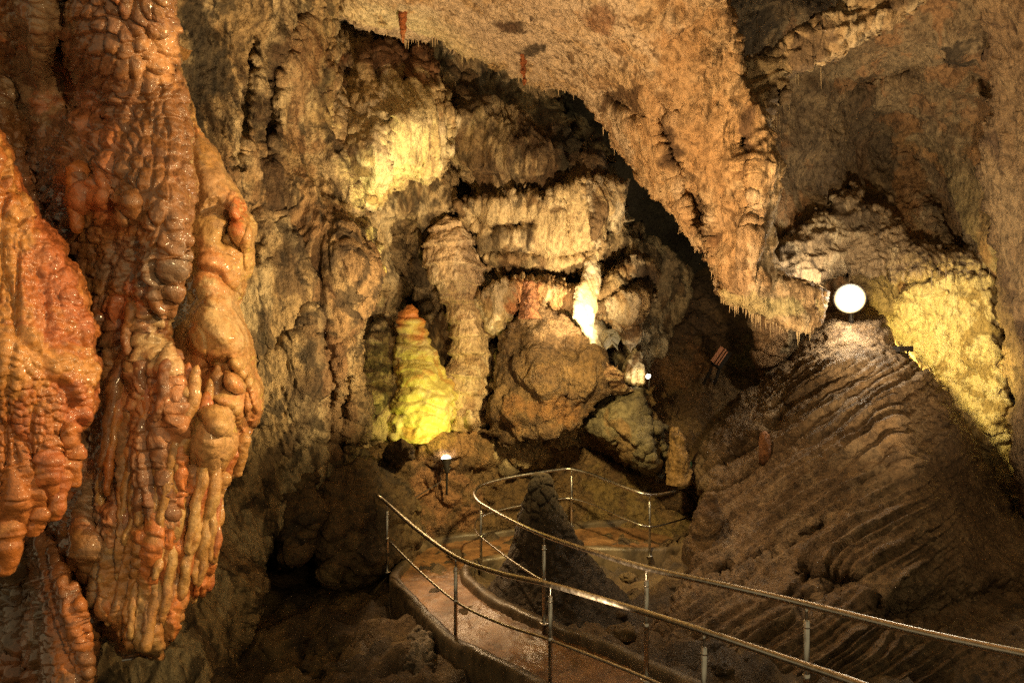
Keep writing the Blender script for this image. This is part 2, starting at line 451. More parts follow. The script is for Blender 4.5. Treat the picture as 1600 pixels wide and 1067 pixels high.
p_orange = pal((.35, .115, .026), [((.44, .205, .055), (3, 3, 2), 0, .5, .8), ((.33, .085, .03), (4, 4, 1.5), .1, .5, .7)], 5)
p_brown = pal((.19, .078, .025), [((.29, .14, .05), (3, 3, 1.4), 0, .45, .8), ((.20, .085, .04), (2.5, 2.5, 1), .1, .45, .8), ((.42, .14, .05), (3, 3, 1), .22, .5, .6)], 6)
p_tan = pal((.37, .185, .056), [((.46, .28, .105), (3, 3, 1.6), .05, .5, .7), ((.46, .19, .07), (2.2, 2.2, 1), .1, .5, .75)], 7)
p_mound = pal((.19, .118, .058), [((.26, .175, .095), (2, 2, 2), .05, .5, .8), ((.11, .065, .03), (1.6, 1.6, 1.6), .1, .6, .7)], 8)
p_cav = pal((.26, .18, .095), [((.13, .085, .045), (1.4, 1.4, .6), 0, .5, .8), ((.34, .25, .14), (.9, .9, .35), .15, .5, .7), ((.34, .16, .06), (1.3, 1.3, .25), .28, .5, .5)], 9)
p_clay = pal((.145, .085, .034), [((.22, .135, .06), (1.2, 1.2, 1), .05, .5, .7), ((.10, .055, .025), (1.2, 1.2, 1), .15, .5, .8)], 10)
p_dark = pal((.12, .075, .034), [((.20, .135, .06), (1.3, 1.3, 1), .1, .5, .7), ((.05, .035, .022), (1.1, 1.1, 1), .05, .4, .8)], 11)
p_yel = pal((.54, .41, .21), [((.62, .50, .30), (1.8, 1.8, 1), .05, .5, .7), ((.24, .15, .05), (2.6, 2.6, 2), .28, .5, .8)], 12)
p_stal = pal((.52, .44, .13), [((.66, .55, .28), (3, 3, 2), .1, .5, .6), ((.42, .19, .05), (3, 3, 2), .28, .5, .6)], 13)
p_col = pal((.56, .40, .23), [((.64, .50, .33), (2, 2, 1), .1, .5, .6), ((.30, .17, .08), (2, 2, 1.4), .22, .5, .7)], 14)
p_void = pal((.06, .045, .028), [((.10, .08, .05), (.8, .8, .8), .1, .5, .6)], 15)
p_path = pal((.19, .095, .04), [((.24, .13, .06), (3, 3, 1), .0, .7, .8), ((.30, .16, .07), (2.5, 2.5, 1), .15, .5, .6)], 16)

# ================================================================== the setting
def grid_ground():
    xs = np.arange(-14, 14.01, .09); ys = np.arange(-4, 27, .09)
    X, Y = np.meshgrid(xs, ys); p = np.stack([X.ravel(), Y.ravel(), 0 * X.ravel()], 1)
    h = -.34 + .18 * fbm(p * .7, 4, 61) + d_blob(p, 2.4, .2, 62, 1) + d_rock(p, 2.2, .12, 63, 4) + d_blob(p, 6, .06, 64, 1)
    h = h + np.clip((p[:, 1] - 13.5) * .25, 0, 3) * sstep(-9, 3, p[:, 0] + 4)
    h = h - .5 * sstep(-1.6, -3, p[:, 0]) * sstep(11, 8, p[:, 1])
    p[:, 2] = h
    I = np.arange(X.size).reshape(X.shape)
    Q = np.stack([I[:-1, :-1], I[:-1, 1:], I[1:, 1:], I[1:, :-1]], -1).reshape(-1, 4)
    struct(new_mesh('cave_floor', p, Q, M_DARK, p_dark(p, 0, 0), None, (0, 10, 0)))
grid_ground()

# enclosing rock, far and dark
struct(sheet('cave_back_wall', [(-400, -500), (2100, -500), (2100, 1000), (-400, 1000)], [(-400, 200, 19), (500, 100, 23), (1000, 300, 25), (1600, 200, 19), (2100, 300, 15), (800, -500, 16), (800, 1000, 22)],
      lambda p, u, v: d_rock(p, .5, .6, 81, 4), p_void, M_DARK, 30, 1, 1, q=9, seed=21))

# left wall
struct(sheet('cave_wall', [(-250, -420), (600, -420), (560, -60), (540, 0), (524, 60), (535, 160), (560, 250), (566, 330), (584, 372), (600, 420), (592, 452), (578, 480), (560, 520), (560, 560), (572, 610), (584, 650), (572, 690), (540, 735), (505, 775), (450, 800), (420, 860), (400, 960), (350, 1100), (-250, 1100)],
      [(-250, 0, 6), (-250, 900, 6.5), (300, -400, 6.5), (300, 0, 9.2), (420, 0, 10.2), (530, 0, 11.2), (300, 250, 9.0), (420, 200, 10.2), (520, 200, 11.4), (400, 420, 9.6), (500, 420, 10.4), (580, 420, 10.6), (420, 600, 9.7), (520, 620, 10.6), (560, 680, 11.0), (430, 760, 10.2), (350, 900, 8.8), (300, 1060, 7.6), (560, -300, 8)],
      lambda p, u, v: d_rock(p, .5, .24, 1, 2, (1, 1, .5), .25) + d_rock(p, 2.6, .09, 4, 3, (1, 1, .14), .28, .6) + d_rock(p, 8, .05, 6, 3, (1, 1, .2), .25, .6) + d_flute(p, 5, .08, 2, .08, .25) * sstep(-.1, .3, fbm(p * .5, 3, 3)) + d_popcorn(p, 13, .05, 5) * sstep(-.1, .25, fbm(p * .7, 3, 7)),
      stain_shade(p_wall, [(300, 60, 60, 140, (.05, .04, .025), .8), (460, 150, 26, 120, (.27, .14, .06), .6), (425, 190, 18, 110, (.07, .04, .02), .8), (470, 400, 70, 30, (.07, .045, .025), .8), (505, 470, 16, 90, (.20, .115, .055), .6), (520, 620, 24, 100, (.26, .14, .065), .6), (460, 620, 20, 60, (.10, .06, .03), .6)], 1),
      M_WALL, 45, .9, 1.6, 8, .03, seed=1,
      bulges=[(430, 120, 50, 170, .25, 14), (360, 260, 40, 150, .2, 5), (556, 415, 60, 90, .35), (480, 600, 45, 140, .2), (540, 600, 25, 110, .28)],
      grooves=[([(470, 20), (430, 120), (415, 250)], 9, .35), ([(395, 60), (385, 160), (372, 260)], 7, .25), ([(440, 340), (480, 390), (500, 430)], 13, .5), ([(505, 430), (500, 520), (520, 620), (505, 720)], 10, .4), ([(400, 560), (450, 520), (480, 470)], 10, .3), ([(390, 330), (400, 400)], 12, .3), ([(440, 700), (500, 690), (540, 690)], 7, .3), ([(545, 590), (530, 700)], 8, .35)]))

# ceiling
CE_EDGE = [(530, 20), (560, 44), (600, 54), (640, 68), (680, 62), (720, 86), (770, 102), (800, 116), (822, 132), (860, 134), (900, 150), (940, 192), (960, 230), (985, 258), (1010, 288), (1040, 318), (1062, 358), (1095, 395), (1115, 430), (1124, 464), (1160, 486), (1205, 506), (1250, 522), (1276, 512)]
def ce_depth(u): return float(np.interp(u, [530, 700, 900, 1000, 1100, 1265], [11.4, 11.8, 11.4, 10.6, 9.9, 9.6]))
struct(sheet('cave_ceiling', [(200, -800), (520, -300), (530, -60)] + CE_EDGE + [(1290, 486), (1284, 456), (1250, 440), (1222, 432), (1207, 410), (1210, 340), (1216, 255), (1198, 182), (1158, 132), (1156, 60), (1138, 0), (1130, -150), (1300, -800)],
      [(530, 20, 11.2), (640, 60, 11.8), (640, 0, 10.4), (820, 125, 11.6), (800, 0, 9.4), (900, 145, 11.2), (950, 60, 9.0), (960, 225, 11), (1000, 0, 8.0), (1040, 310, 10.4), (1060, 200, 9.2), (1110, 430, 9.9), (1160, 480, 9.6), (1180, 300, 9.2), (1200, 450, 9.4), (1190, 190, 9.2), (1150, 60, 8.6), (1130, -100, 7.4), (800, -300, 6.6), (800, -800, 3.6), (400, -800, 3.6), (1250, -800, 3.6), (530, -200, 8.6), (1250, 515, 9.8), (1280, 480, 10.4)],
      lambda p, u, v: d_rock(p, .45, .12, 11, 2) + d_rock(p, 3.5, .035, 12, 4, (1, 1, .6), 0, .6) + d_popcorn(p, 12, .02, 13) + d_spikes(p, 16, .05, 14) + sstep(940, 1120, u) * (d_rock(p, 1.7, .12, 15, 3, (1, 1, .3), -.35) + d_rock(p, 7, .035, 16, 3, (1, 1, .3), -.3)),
      stain_shade(p_ceil, [(720, 50, 190, 70, (.60, .46, .30), .75), (1080, 200, 90, 190, (.46, .265, .11), .6), (805, 33, 30, 12, (.09, .055, .03), .9), (830, 75, 14, 9, (.06, .045, .03), .9), (790, 35, 25, 8, (.12, .07, .04), .7), (975, 150, 30, 28, (.10, .055, .025), .9), (1055, 240, 14, 50, (.09, .05, .025), .9), (1100, 330, 12, 60, (.08, .045, .02), .85), (1165, 235, 10, 50, (.10, .055, .03), .8), (1110, 370, 20, 40, (.16, .08, .035), .7), (1190, 480, 70, 22, (.60, .50, .24), .8), (940, 30, 20, 20, (.26, .12, .05), .7), (640, 20, 60, 20, (.62, .5, .33), .8)], 2),
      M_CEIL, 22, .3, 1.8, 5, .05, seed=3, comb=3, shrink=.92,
      bulges=[(1180, 380, 30, 140, .35), (1060, 300, 25, 110, .25, -25), (985, 190, 25, 40, .3)],
      grooves=[([(950, 140), (985, 165), (995, 180)], 13, .5), ([(1035, 190), (1055, 240), (1075, 300), (1100, 370), (1120, 440)], 9, .5), ([(1160, 215), (1168, 290), (1180, 350)], 7, .3), ([(1095, 300), (1110, 400)], 8, .4), ([(880, 20), (960, 60), (1050, 170)], 12, .12)]))

# right hand cavity
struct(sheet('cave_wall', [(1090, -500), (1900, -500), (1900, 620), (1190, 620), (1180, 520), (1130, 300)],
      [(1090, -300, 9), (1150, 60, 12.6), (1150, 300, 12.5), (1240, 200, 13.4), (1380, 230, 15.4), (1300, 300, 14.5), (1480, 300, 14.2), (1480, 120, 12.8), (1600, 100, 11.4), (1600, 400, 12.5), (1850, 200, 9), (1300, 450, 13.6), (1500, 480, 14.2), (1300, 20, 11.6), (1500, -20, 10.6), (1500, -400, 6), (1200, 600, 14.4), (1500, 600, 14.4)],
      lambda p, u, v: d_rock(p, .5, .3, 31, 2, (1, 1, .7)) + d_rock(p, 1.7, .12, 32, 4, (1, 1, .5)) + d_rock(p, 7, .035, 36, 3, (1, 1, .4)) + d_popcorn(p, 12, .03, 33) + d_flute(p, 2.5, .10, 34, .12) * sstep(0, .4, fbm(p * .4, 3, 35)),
      stain_shade(p_cav, [(1180, 70, 50, 70, (.035, .028, .02), .8), (1340, 240, 130, 90, (.13, .088, .05), .7), (1500, 330, 70, 60, (.14, .095, .05), .6), (1420, 290, 22, 110, (.34, .17, .06), .6), (1560, 190, 40, 60, (.36, .2, .08), .5), (1500, 60, 30, 26, (.04, .03, .02), .8)], 3), M_WALL, 30, 1, 1.5, 6, seed=5,  # broad dark patch paints shade into the recess under the ledge
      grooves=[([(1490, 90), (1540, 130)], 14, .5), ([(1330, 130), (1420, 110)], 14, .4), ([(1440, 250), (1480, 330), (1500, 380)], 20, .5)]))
# right edge of the chamber
struct(sheet('cave_wall', [(1900, -600), (1900, 960), (1700, 930), (1612, 830), (1588, 770), (1578, 660), (1566, 560), (1556, 440), (1538, 330), (1520, 250), (1545, 170), (1535, 60), (1500, -80), (1500, -600)],
      [(1900, 0, 6.5), (1900, 900, 7), (1600, 800, 11.2), (1580, 600, 11.5), (1560, 400, 11.6), (1530, 250, 11.6), (1530, 50, 10.4), (1500, -300, 7), (1650, 400, 10), (1650, 700, 10)],
      lambda p, u, v: d_rock(p, .6, .2, 41, 5, (1, 1, .45)) + d_rock(p, 2.2, .08, 42, 5, (1, 1, .5)) + d_flute(p, 3, .08, 43, .1, -.3), pal((.30, .19, .095), [((.42, .28, .14), (1, 1, .4), .05, .45, .7), ((.12, .07, .04), (1.2, 1.2, .4), .1, .45, .8)], 44), M_WALL, 40, .5, 1.5, 8, seed=6))

# ledges on the right
def ledge(name, outline, ctrl, seed, label, lean, rel=1.0, col=pal((.40, .27, .13), [((.54, .42, .24), (1.4, 1.4, 1.4), .1, .5, .7), ((.12, .075, .04), (1.6, 1.6, 1.4), .15, .45, .8)], 52)):
    o = sheet(name, outline, ctrl, lambda p, u, v: d_rock(p, 1.1, .14 * rel, seed, 5) + .16 * rel * ridged(warp(p, .15, 1.2, seed) @ np.array(((.5, 0, -lean), (0, .6, 0), (lean, 0, 2.6))).T * np.array((1, 1, 1.2)), 4, seed + 4) + d_popcorn(p, 10, .05, seed + 1) + d_spikes(p, 9, .07, seed + 2), col, M_FLOW, 24, .45, .7, 9, .05, seed=seed, comb=3, shrink=.92)
    return tag(o, label, 'rock ledge')
ledge('rock_ledge', [(1130, 176), (1150, 108), (1180, 92), (1230, 62), (1275, 32), (1310, 8), (1350, -30), (1480, -90), (1450, 0), (1400, 30), (1340, 66), (1290, 100), (1240, 118), (1222, 150), (1205, 190), (1198, 240), (1150, 210)],
      [(1140, 160, 10.0), (1200, 110, 9.9), (1300, 50, 9.8), (1400, -20, 9.6), (1200, 200, 10.1), (1460, -80, 9.4)], 51, 'pale crusted rock ledge slanting up from the ceiling edge to the top of the picture', -1.5)
ledge('rock_ledge', [(1200, 400), (1225, 372), (1270, 340), (1310, 300), (1340, 292), (1350, 320), (1400, 340), (1420, 370), (1480, 385), (1550, 400), (1560, 432), (1500, 428), (1440, 432), (1400, 440), (1370, 436), (1330, 428), (1280, 440), (1240, 470), (1205, 450)],
      [(1210, 400, 12.2), (1320, 310, 13.9), (1300, 430, 12.9), (1420, 400, 13.4), (1550, 415, 13.4), (1330, 440, 13.0)], 55, 'frayed brown ledge with hanging straws right above the bright floodlight', -.8, .5, pal((.32, .22, .12), [((.50, .38, .22), (1.4, 1.4, 1.4), .1, .5, .7), ((.10, .065, .035), (1.4, 1.4, 1.4), .12, .45, .8)], 56))

# yellow lit wall right of the mound
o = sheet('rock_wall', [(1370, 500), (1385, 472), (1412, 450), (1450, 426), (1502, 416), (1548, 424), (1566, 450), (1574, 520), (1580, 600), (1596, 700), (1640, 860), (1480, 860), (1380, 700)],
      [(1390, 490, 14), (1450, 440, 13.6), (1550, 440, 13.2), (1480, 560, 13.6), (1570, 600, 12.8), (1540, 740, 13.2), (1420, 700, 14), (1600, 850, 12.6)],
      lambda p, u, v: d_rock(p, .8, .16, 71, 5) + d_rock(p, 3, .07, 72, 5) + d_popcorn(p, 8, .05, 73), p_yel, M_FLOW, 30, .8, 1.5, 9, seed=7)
tag(o, 'yellow lit pocked rock wall standing behind the right flank of the ribbed mound', 'rock wall')

# ================================================================== the far formations
def fl(f, a, s, st=.1, lean=0): return lambda p, u, v: d_flute(p, f, a, s, st, lean) + d_rock(p, 2.2, .05, s + 1, 5, (1, 1, .5)) + d_rock(p, .7, .12, s + 2, 4)
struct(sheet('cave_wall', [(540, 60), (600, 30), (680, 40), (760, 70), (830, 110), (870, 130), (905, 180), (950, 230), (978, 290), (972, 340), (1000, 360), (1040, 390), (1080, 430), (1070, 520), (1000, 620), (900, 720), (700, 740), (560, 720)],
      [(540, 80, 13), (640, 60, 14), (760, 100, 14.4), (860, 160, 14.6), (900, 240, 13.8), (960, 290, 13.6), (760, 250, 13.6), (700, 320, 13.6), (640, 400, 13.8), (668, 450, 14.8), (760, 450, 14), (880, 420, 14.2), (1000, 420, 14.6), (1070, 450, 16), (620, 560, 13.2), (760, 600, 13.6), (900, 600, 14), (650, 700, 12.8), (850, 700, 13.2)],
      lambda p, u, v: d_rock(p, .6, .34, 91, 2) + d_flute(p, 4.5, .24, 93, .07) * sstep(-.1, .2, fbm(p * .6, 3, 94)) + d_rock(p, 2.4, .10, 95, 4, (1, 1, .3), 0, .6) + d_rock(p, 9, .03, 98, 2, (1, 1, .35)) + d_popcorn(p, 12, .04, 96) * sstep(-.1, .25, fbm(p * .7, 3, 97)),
      stain_shade(p_back, [(860, 230, 90, 60, (.10, .06, .03), .85), (760, 170, 70, 60, (.13, .085, .04), .6), (790, 210, 16, 40, (.5, .38, .2), .6), (890, 180, 20, 70, (.03, .03, .018), .8), (660, 420, 18, 80, (.04, .03, .02), .7), (1040, 420, 40, 50, (.10, .075, .045), .7)], 4),  # narrow dark patch left of the column paints its shadow
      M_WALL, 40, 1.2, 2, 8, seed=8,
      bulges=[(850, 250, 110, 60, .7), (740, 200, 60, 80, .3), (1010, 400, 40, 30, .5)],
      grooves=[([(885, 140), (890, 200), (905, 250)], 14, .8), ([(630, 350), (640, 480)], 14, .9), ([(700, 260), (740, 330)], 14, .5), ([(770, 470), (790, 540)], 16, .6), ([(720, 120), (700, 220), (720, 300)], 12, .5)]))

o = sheet('flowstone_curtain', [(452, 150), (462, 84), (500, 50), (545, 46), (570, 60), (600, 68), (618, 62), (640, 80), (655, 64), (672, 70), (682, 110), (700, 150), (716, 196), (706, 246), (690, 282), (664, 296), (640, 282), (622, 300), (606, 318), (588, 336), (572, 334), (560, 300), (536, 282), (500, 274), (470, 258), (440, 262), (430, 230), (440, 190)],
      [(460, 120, 11.6), (560, 60, 12.2), (660, 80, 12.4), (700, 190, 12.3), (560, 180, 11.5), (630, 190, 11.5), (600, 260, 11.4), (580, 330, 11.8), (480, 240, 11.4), (680, 280, 12), (540, 120, 11.9)],
      lambda p, u, v: d_flute(p, 4.5, .22, 101, .06, .18) + d_rock(p, 1.2, .12, 102, 3, (1, 1, .3), .18, .6) + d_rock(p, 8, .03, 103, 3, (1, 1, .2), .18) + d_popcorn(p, 12, .04, 104) * sstep(300, 200, v),
      stain_shade(p_curt, [(645, 112, 60, 46, (.16, .07, .028), .95), (590, 95, 50, 34, (.13, .065, .03), .9), (490, 120, 40, 50, (.28, .13, .05), .7), (650, 178, 12, 12, (.13, .07, .03), .9), (575, 240, 12, 12, (.13, .08, .03), .8), (645, 245, 12, 8, (.2, .11, .05), .8), (480, 235, 40, 26, (.62, .54, .42), .7), (630, 200, 60, 70, (.66, .56, .3), .6)], 5),
      M_FLOW, 40, 1.0, 1.6, 8, .04, seed=9, comb=8,
      bulges=[(580, 250, 50, 70, .3), (640, 190, 50, 60, .3), (640, 110, 40, 40, -.25), (480, 230, 50, 30, .25), (655, 100, 10, 40, .2), (570, 90, 12, 40, .25)],
      grooves=[([(575, 60), (590, 130)], 8, .3), ([(620, 70), (630, 130)], 8, .3), ([(540, 110), (550, 200), (540, 260)], 9, .3), ([(615, 180), (600, 230), (610, 270)], 5, .2)])
tag(o, 'large pale flowstone curtain high on the left wall with a yellow lit lower tip', 'flowstone curtain')

# overhanging fluted draperies in the middle
def drape(label, outline, ctrl, f, a, seed, colour, mat=M_FLOW, lean=0, **kw):
    o = sheet('drapery', outline, ctrl, lambda p, u, v: d_flute(p, f, a, seed, .07, lean) + d_rock(p, 1.0, .06, seed + 1, 3, (1, 1, .5)) + d_rock(p, 6, .022, seed + 2, 3, (1, 1, .4)) + d_popcorn(p, 12, .02, seed + 4), colour, mat, kw.pop('rp', 24), kw.pop('rm', .5), 1.2, kw.pop('jit', 7), .05, seed=seed, comb=kw.pop('comb', 9), **kw)
    return tag(o, label, 'drapery')
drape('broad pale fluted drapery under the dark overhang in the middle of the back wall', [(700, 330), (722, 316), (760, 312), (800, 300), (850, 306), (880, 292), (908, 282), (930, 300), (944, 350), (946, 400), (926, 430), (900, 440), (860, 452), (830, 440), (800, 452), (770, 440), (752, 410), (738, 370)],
      [(710, 330, 13.2), (800, 310, 12.9), (900, 300, 12.7), (760, 420, 13.4), (850, 380, 12.8), (930, 400, 13), (850, 450, 13.4)], 4.5, .2, 111, stain_shade(p_back, [(870, 350, 60, 60, (.50, .38, .2), .8), (800, 330, 60, 16, (.54, .42, .23), .7), (770, 370, 30, 12, (.07, .045, .02), .8)], 6),
      grooves=[([(745, 340), (770, 352), (830, 350)], 7, .35), ([(735, 390), (790, 392), (880, 400), (930, 390)], 7, .3), ([(770, 350), (772, 430)], 6, .35), ([(880, 320), (900, 420)], 5, .2), ([(740, 425), (860, 425)], 6, .25)])
drape('upright fluted drapery below the dark overhang, beside the black gap', [(905, 292), (925, 280), (960, 276), (978, 290), (978, 325), (968, 365), (958, 376), (948, 350), (944, 392), (930, 400), (920, 350)],
      [(910, 300, 12.6), (975, 290, 12.9), (940, 350, 12.5), (960, 370, 13)], 6, .16, 115, p_curt, jit=4)
drape('orange tinted fluted drapery left of the white lit flowstone', [(738, 470), (770, 446), (810, 436), (860, 440), (905, 452), (924, 470), (918, 494), (900, 498), (880, 500), (850, 486), (830, 470), (812, 482), (800, 506), (790, 524), (762, 526), (752, 504)],
      [(750, 470, 13), (830, 450, 12.6), (910, 470, 12.5), (780, 515, 13), (890, 495, 12.6)], 6.5, .17, 119, stain_shade(p_curt, [(830, 465, 36, 30, (.50, .17, .06), .7), (870, 470, 40, 24, (.5, .28, .1), .6)], 7), jit=4)
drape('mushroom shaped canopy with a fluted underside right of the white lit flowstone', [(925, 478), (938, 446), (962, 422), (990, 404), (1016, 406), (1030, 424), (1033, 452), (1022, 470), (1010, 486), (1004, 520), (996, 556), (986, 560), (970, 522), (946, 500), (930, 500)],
      [(930, 480, 12.7), (970, 430, 12.9), (1020, 430, 13.2), (985, 480, 12.5), (990, 540, 13), (950, 495, 12.7)], 6, .15, 123, stain_shade(p_curt, [(1000, 445, 22, 20, (.045, .03, .018), .85), (950, 460, 20, 10, (.2, .12, .05), .7)], 8), jit=5, lean=-.15,
      grooves=[([(985, 440), (1010, 436), (1020, 452)], 11, .6), ([(925, 478), (960, 462), (985, 446)], 5, .35)])
drape('narrow white lit flowstone chute running down to the brown boulder', [(896, 470), (906, 440), (918, 400), (934, 404), (936, 440), (930, 480), (926, 505), (934, 528), (944, 556), (940, 572), (934, 560), (922, 538), (906, 512), (896, 500)],
      [(920, 410, 12.9), (915, 470, 12.35), (915, 505, 12.2), (945, 580, 12.0)], 8, .1, 127, pal((.66, .58, .42), [((.5, .36, .16), (3, 3, 1), .2, .5, .6)], 128), M_GLOW, jit=3, rp=12, rm=.15, comb=3)

# layered column
cp = [P(716, 668, 13.35), P(726, 600, 13.40), P(736, 560, 13.50), P(732, 500, 13.55), P(722, 460, 13.60), P(712, 430, 13.60), P(704, 395, 13.60), P(702, 365, 13.60), P(702, 346, 13.60)]
o = revolve('layered_column', cp, [.55, .44, .30, .31, .34, .48, .46, .36, .18],
    lambda p, t: .105 * (1 - ((p[:, 2] * 2.9 + .3 * perlin(p * 1.3, 131)) % 1)) ** 1.3 * sstep(0, .12, (p[:, 2] * 2.9 + .3 * perlin(p * 1.3, 131)) % 1) + .04 * fbm(p * 3, 3, 132) + d_flute(p, 14, .05, 133, .2) + d_rock(p, 5, .025, 134, 3), p_col, M_FLOW, 150, 220)
tag(o, 'pale layered flowstone column behind the yellow lit stalagmite', 'column')

# brown clay boulder and its stub
def boulder(label, outline, ctrl, seed, colour, mat=M_MUD, extra=None, name='boulder', cat='boulder', **kw):
    f = extra or (lambda p, u, v: d_rock(p, .8, .16, seed, 5) + d_rock(p, 2.6, .06, seed + 1, 5) + d_blob(p, 4, .05, seed + 2, .8))
    o = sheet(name, outline, ctrl, f, colour, mat, kw.pop('rp', 45), kw.pop('rm', .9), kw.pop('back', 1.2), kw.pop('jit', 7), .04, seed=seed, **kw)
    return tag(o, label, cat)
boulder('big brown clay mound below the white lit flowstone', [(752, 676), (768, 620), (776, 570), (786, 530), (800, 508), (816, 490), (850, 486), (880, 496), (912, 516), (936, 546), (950, 580), (952, 612), (930, 640), (900, 668), (840, 690), (790, 694)],
        [(780, 600, 12.7), (770, 660, 12.5), (826, 492, 12.7), (850, 540, 12.2), (900, 530, 12.3), (860, 590, 11.95), (940, 590, 12.1), (850, 660, 12.0), (920, 640, 12.2), (800, 690, 12.3)], 141, stain_shade(p_clay, [(840, 560, 90, 50, (.10, .058, .027), .8), (860, 640, 60, 24, (.24, .11, .035), .6), (880, 510, 60, 20, (.36, .24, .13), .6)], 9),  # shade over the top and orange glow at the foot painted in
        rp=14, rm=.22, extra=lambda p, u, v: d_rock(p, .8, .2, 141, 3) + d_flute(p, 5, .10, 142, .3, 1.2) * sstep(600, 510, v) + d_rock(p, 2.5, .08, 143, 5, (1, 1, .6)),
        bulges=[(850, 590, 26, 80, .25, -15), (915, 580, 24, 60, .2, -25), (800, 640, 30, 40, .2)], grooves=[([(790, 560), (850, 540), (900, 560)], 10, .15), ([(890, 600), (880, 650)], 8, .2)])
o = revolve('stub_stalagmite', [P(828, 498, 12.2), P(827, 470, 12.2), P(826, 440, 12.2)], [.17, .13, .07], lambda p, t: d_blob(p, 7, .05, 151, .8) + d_rock(p, 4, .03, 152, 3), pal((.26, .11, .05), [((.36, .18, .08), (3, 3, 2), .1, .5, .6)], 153), M_MUD, 60, 60)
tag(o, 'short reddish stalagmite on the top of the brown clay boulder', 'stalagmite')

# the yellow lit stalagmite
sp = [P(657, 684, 13.00), P(659, 650, 13.00), P(662, 620, 13.00), P(655, 590, 13.00), P(650, 566, 13.00), P(648, 540, 13.00), P(643, 512, 13.00), P(640, 492, 13.00), P(640, 479, 13.00)]
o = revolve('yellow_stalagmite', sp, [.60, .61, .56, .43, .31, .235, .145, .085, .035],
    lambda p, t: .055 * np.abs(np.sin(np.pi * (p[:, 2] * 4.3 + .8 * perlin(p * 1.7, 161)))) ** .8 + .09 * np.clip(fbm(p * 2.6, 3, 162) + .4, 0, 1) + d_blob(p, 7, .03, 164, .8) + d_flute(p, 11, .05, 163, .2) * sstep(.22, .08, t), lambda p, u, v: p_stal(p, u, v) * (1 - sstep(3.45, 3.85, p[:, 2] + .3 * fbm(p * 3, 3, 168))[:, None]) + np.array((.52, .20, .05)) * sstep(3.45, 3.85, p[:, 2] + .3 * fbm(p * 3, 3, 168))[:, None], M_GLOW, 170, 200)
tag(o, 'glossy bulbous cone stalagmite lit bright yellow by the ground spotlight', 'stalagmite')
boulder('upright yellow lit rock shard leaning beside the bulbous stalagmite', [(574, 690), (580, 650), (596, 612), (616, 570), (630, 552), (642, 566), (640, 590), (628, 620), (616, 660), (606, 690)],
        [(580, 680, 12.50), (630, 560, 12.90), (612, 640, 12.60)], 171, p_yel, M_FLOW, rp=20, rm=.5, name='rock_shard', cat='rock shard', jit=4, back=.6)
boulder('dark crusted rock with pale nodules left of the bulbous stalagmite', [(560, 560), (566, 520), (590, 500), (620, 520), (634, 548), (622, 580), (596, 614), (580, 640), (560, 640)],
        [(570, 540, 12.80), (620, 540, 13.00), (580, 620, 12.70)], 175, pal((.26, .18, .09), [((.55, .42, .24), (3, 3, 3), .15, .4, .8), ((.05, .035, .02), (2, 2, 2), .2, .5, .8)], 176), M_WALL, rp=24, rm=.6,
        extra=lambda p, u, v: d_rock(p, 1.2, .14, 175, 5) + d_popcorn(p, 8, .10, 177) + d_blob(p, 5, .08, 178))
boulder('flat pinkish stone slab at the right foot of the bulbous stalagmite', [(704, 668), (716, 650), (738, 642), (752, 660), (748, 676), (720, 682)], [(710, 668, 12.50), (745, 660, 12.50)], 179, p_col, M_FLOW, rp=16, rm=.35, jit=3, back=.4, name='stone_slab', cat='stone')

# bank between path and stalagmite
struct(sheet('rock_bank', [(520, 760), (560, 706), (600, 680), (660, 672), (720, 670), (770, 660), (820, 650), (900, 640), (940, 610), (1000, 600), (1060, 620), (1090, 700), (1120, 800), (1120, 880), (1000, 880), (900, 850), (800, 842), (700, 856), (640, 876), (560, 900)],
      [(560, 720, 11.9), (650, 678, 12.5), (720, 700, 12.4), (700, 760, 12.55), (690, 840, 12.3), (800, 830, 13.0), (800, 680, 13.5), (800, 760, 13.3), (900, 650, 13.9), (900, 800, 13.6), (1000, 620, 14.4), (1000, 760, 13.9), (1000, 850, 13.3), (1100, 700, 14.3), (1110, 860, 13.4)],
      lambda p, u, v: d_blob(p, 2.2, .12, 181, .9) + d_rock(p, .9, .14, 182, 5) + d_rock(p, 3, .06, 183, 5) + d_popcorn(p, 7, .05, 184),
      stain_shade(p_clay, [(690, 700, 60, 26, (.40, .22, .09), .7), (690, 780, 45, 50, (.34, .17, .08), .7), (850, 660, 80, 30, (.11, .08, .04), .7), (1000, 790, 80, 60, (.22, .15, .05), .6)], 10), M_MUD, 40, .7, 1.4, 7, seed=10,
      bulges=[(690, 700, 50, 20, .2), (700, 770, 26, 40, .15), (760, 690, 60, 20, -.1), (850, 690, 60, 30, .25)], grooves=[([(640, 690), (670, 730), (690, 745)], 7, .2), ([(740, 740), (760, 790)], 20, .25), ([(900, 690), (960, 720), (1030, 740)], 9, .25)]))

# right background slope
struct(sheet('rock_slope', [(940, 640), (980, 560), (1010, 500), (1060, 440), (1110, 424), (1180, 440), (1300, 470), (1300, 600), (1200, 700), (1120, 800), (1040, 800)],
      [(960, 630, 14.6), (1020, 500, 16), (1110, 430, 17.5), (1280, 480, 16.5), (1100, 560, 15.4), (1240, 600, 15), (1100, 760, 13.8)],
      lambda p, u, v: d_rock(p, .7, .2, 191, 5) + d_rock(p, 2.4, .08, 192, 5) + d_blob(p, 3, .07, 193, .8), stain_shade(p_clay, [(1080, 480, 60, 40, (.09, .055, .03), .7), (1190, 560, 50, 30, (.20, .16, .05), .6), (1060, 580, 50, 30, (.3, .14, .05), .5)], 11), M_MUD, 30, 1, 1.5, 7, seed=11, q=3))

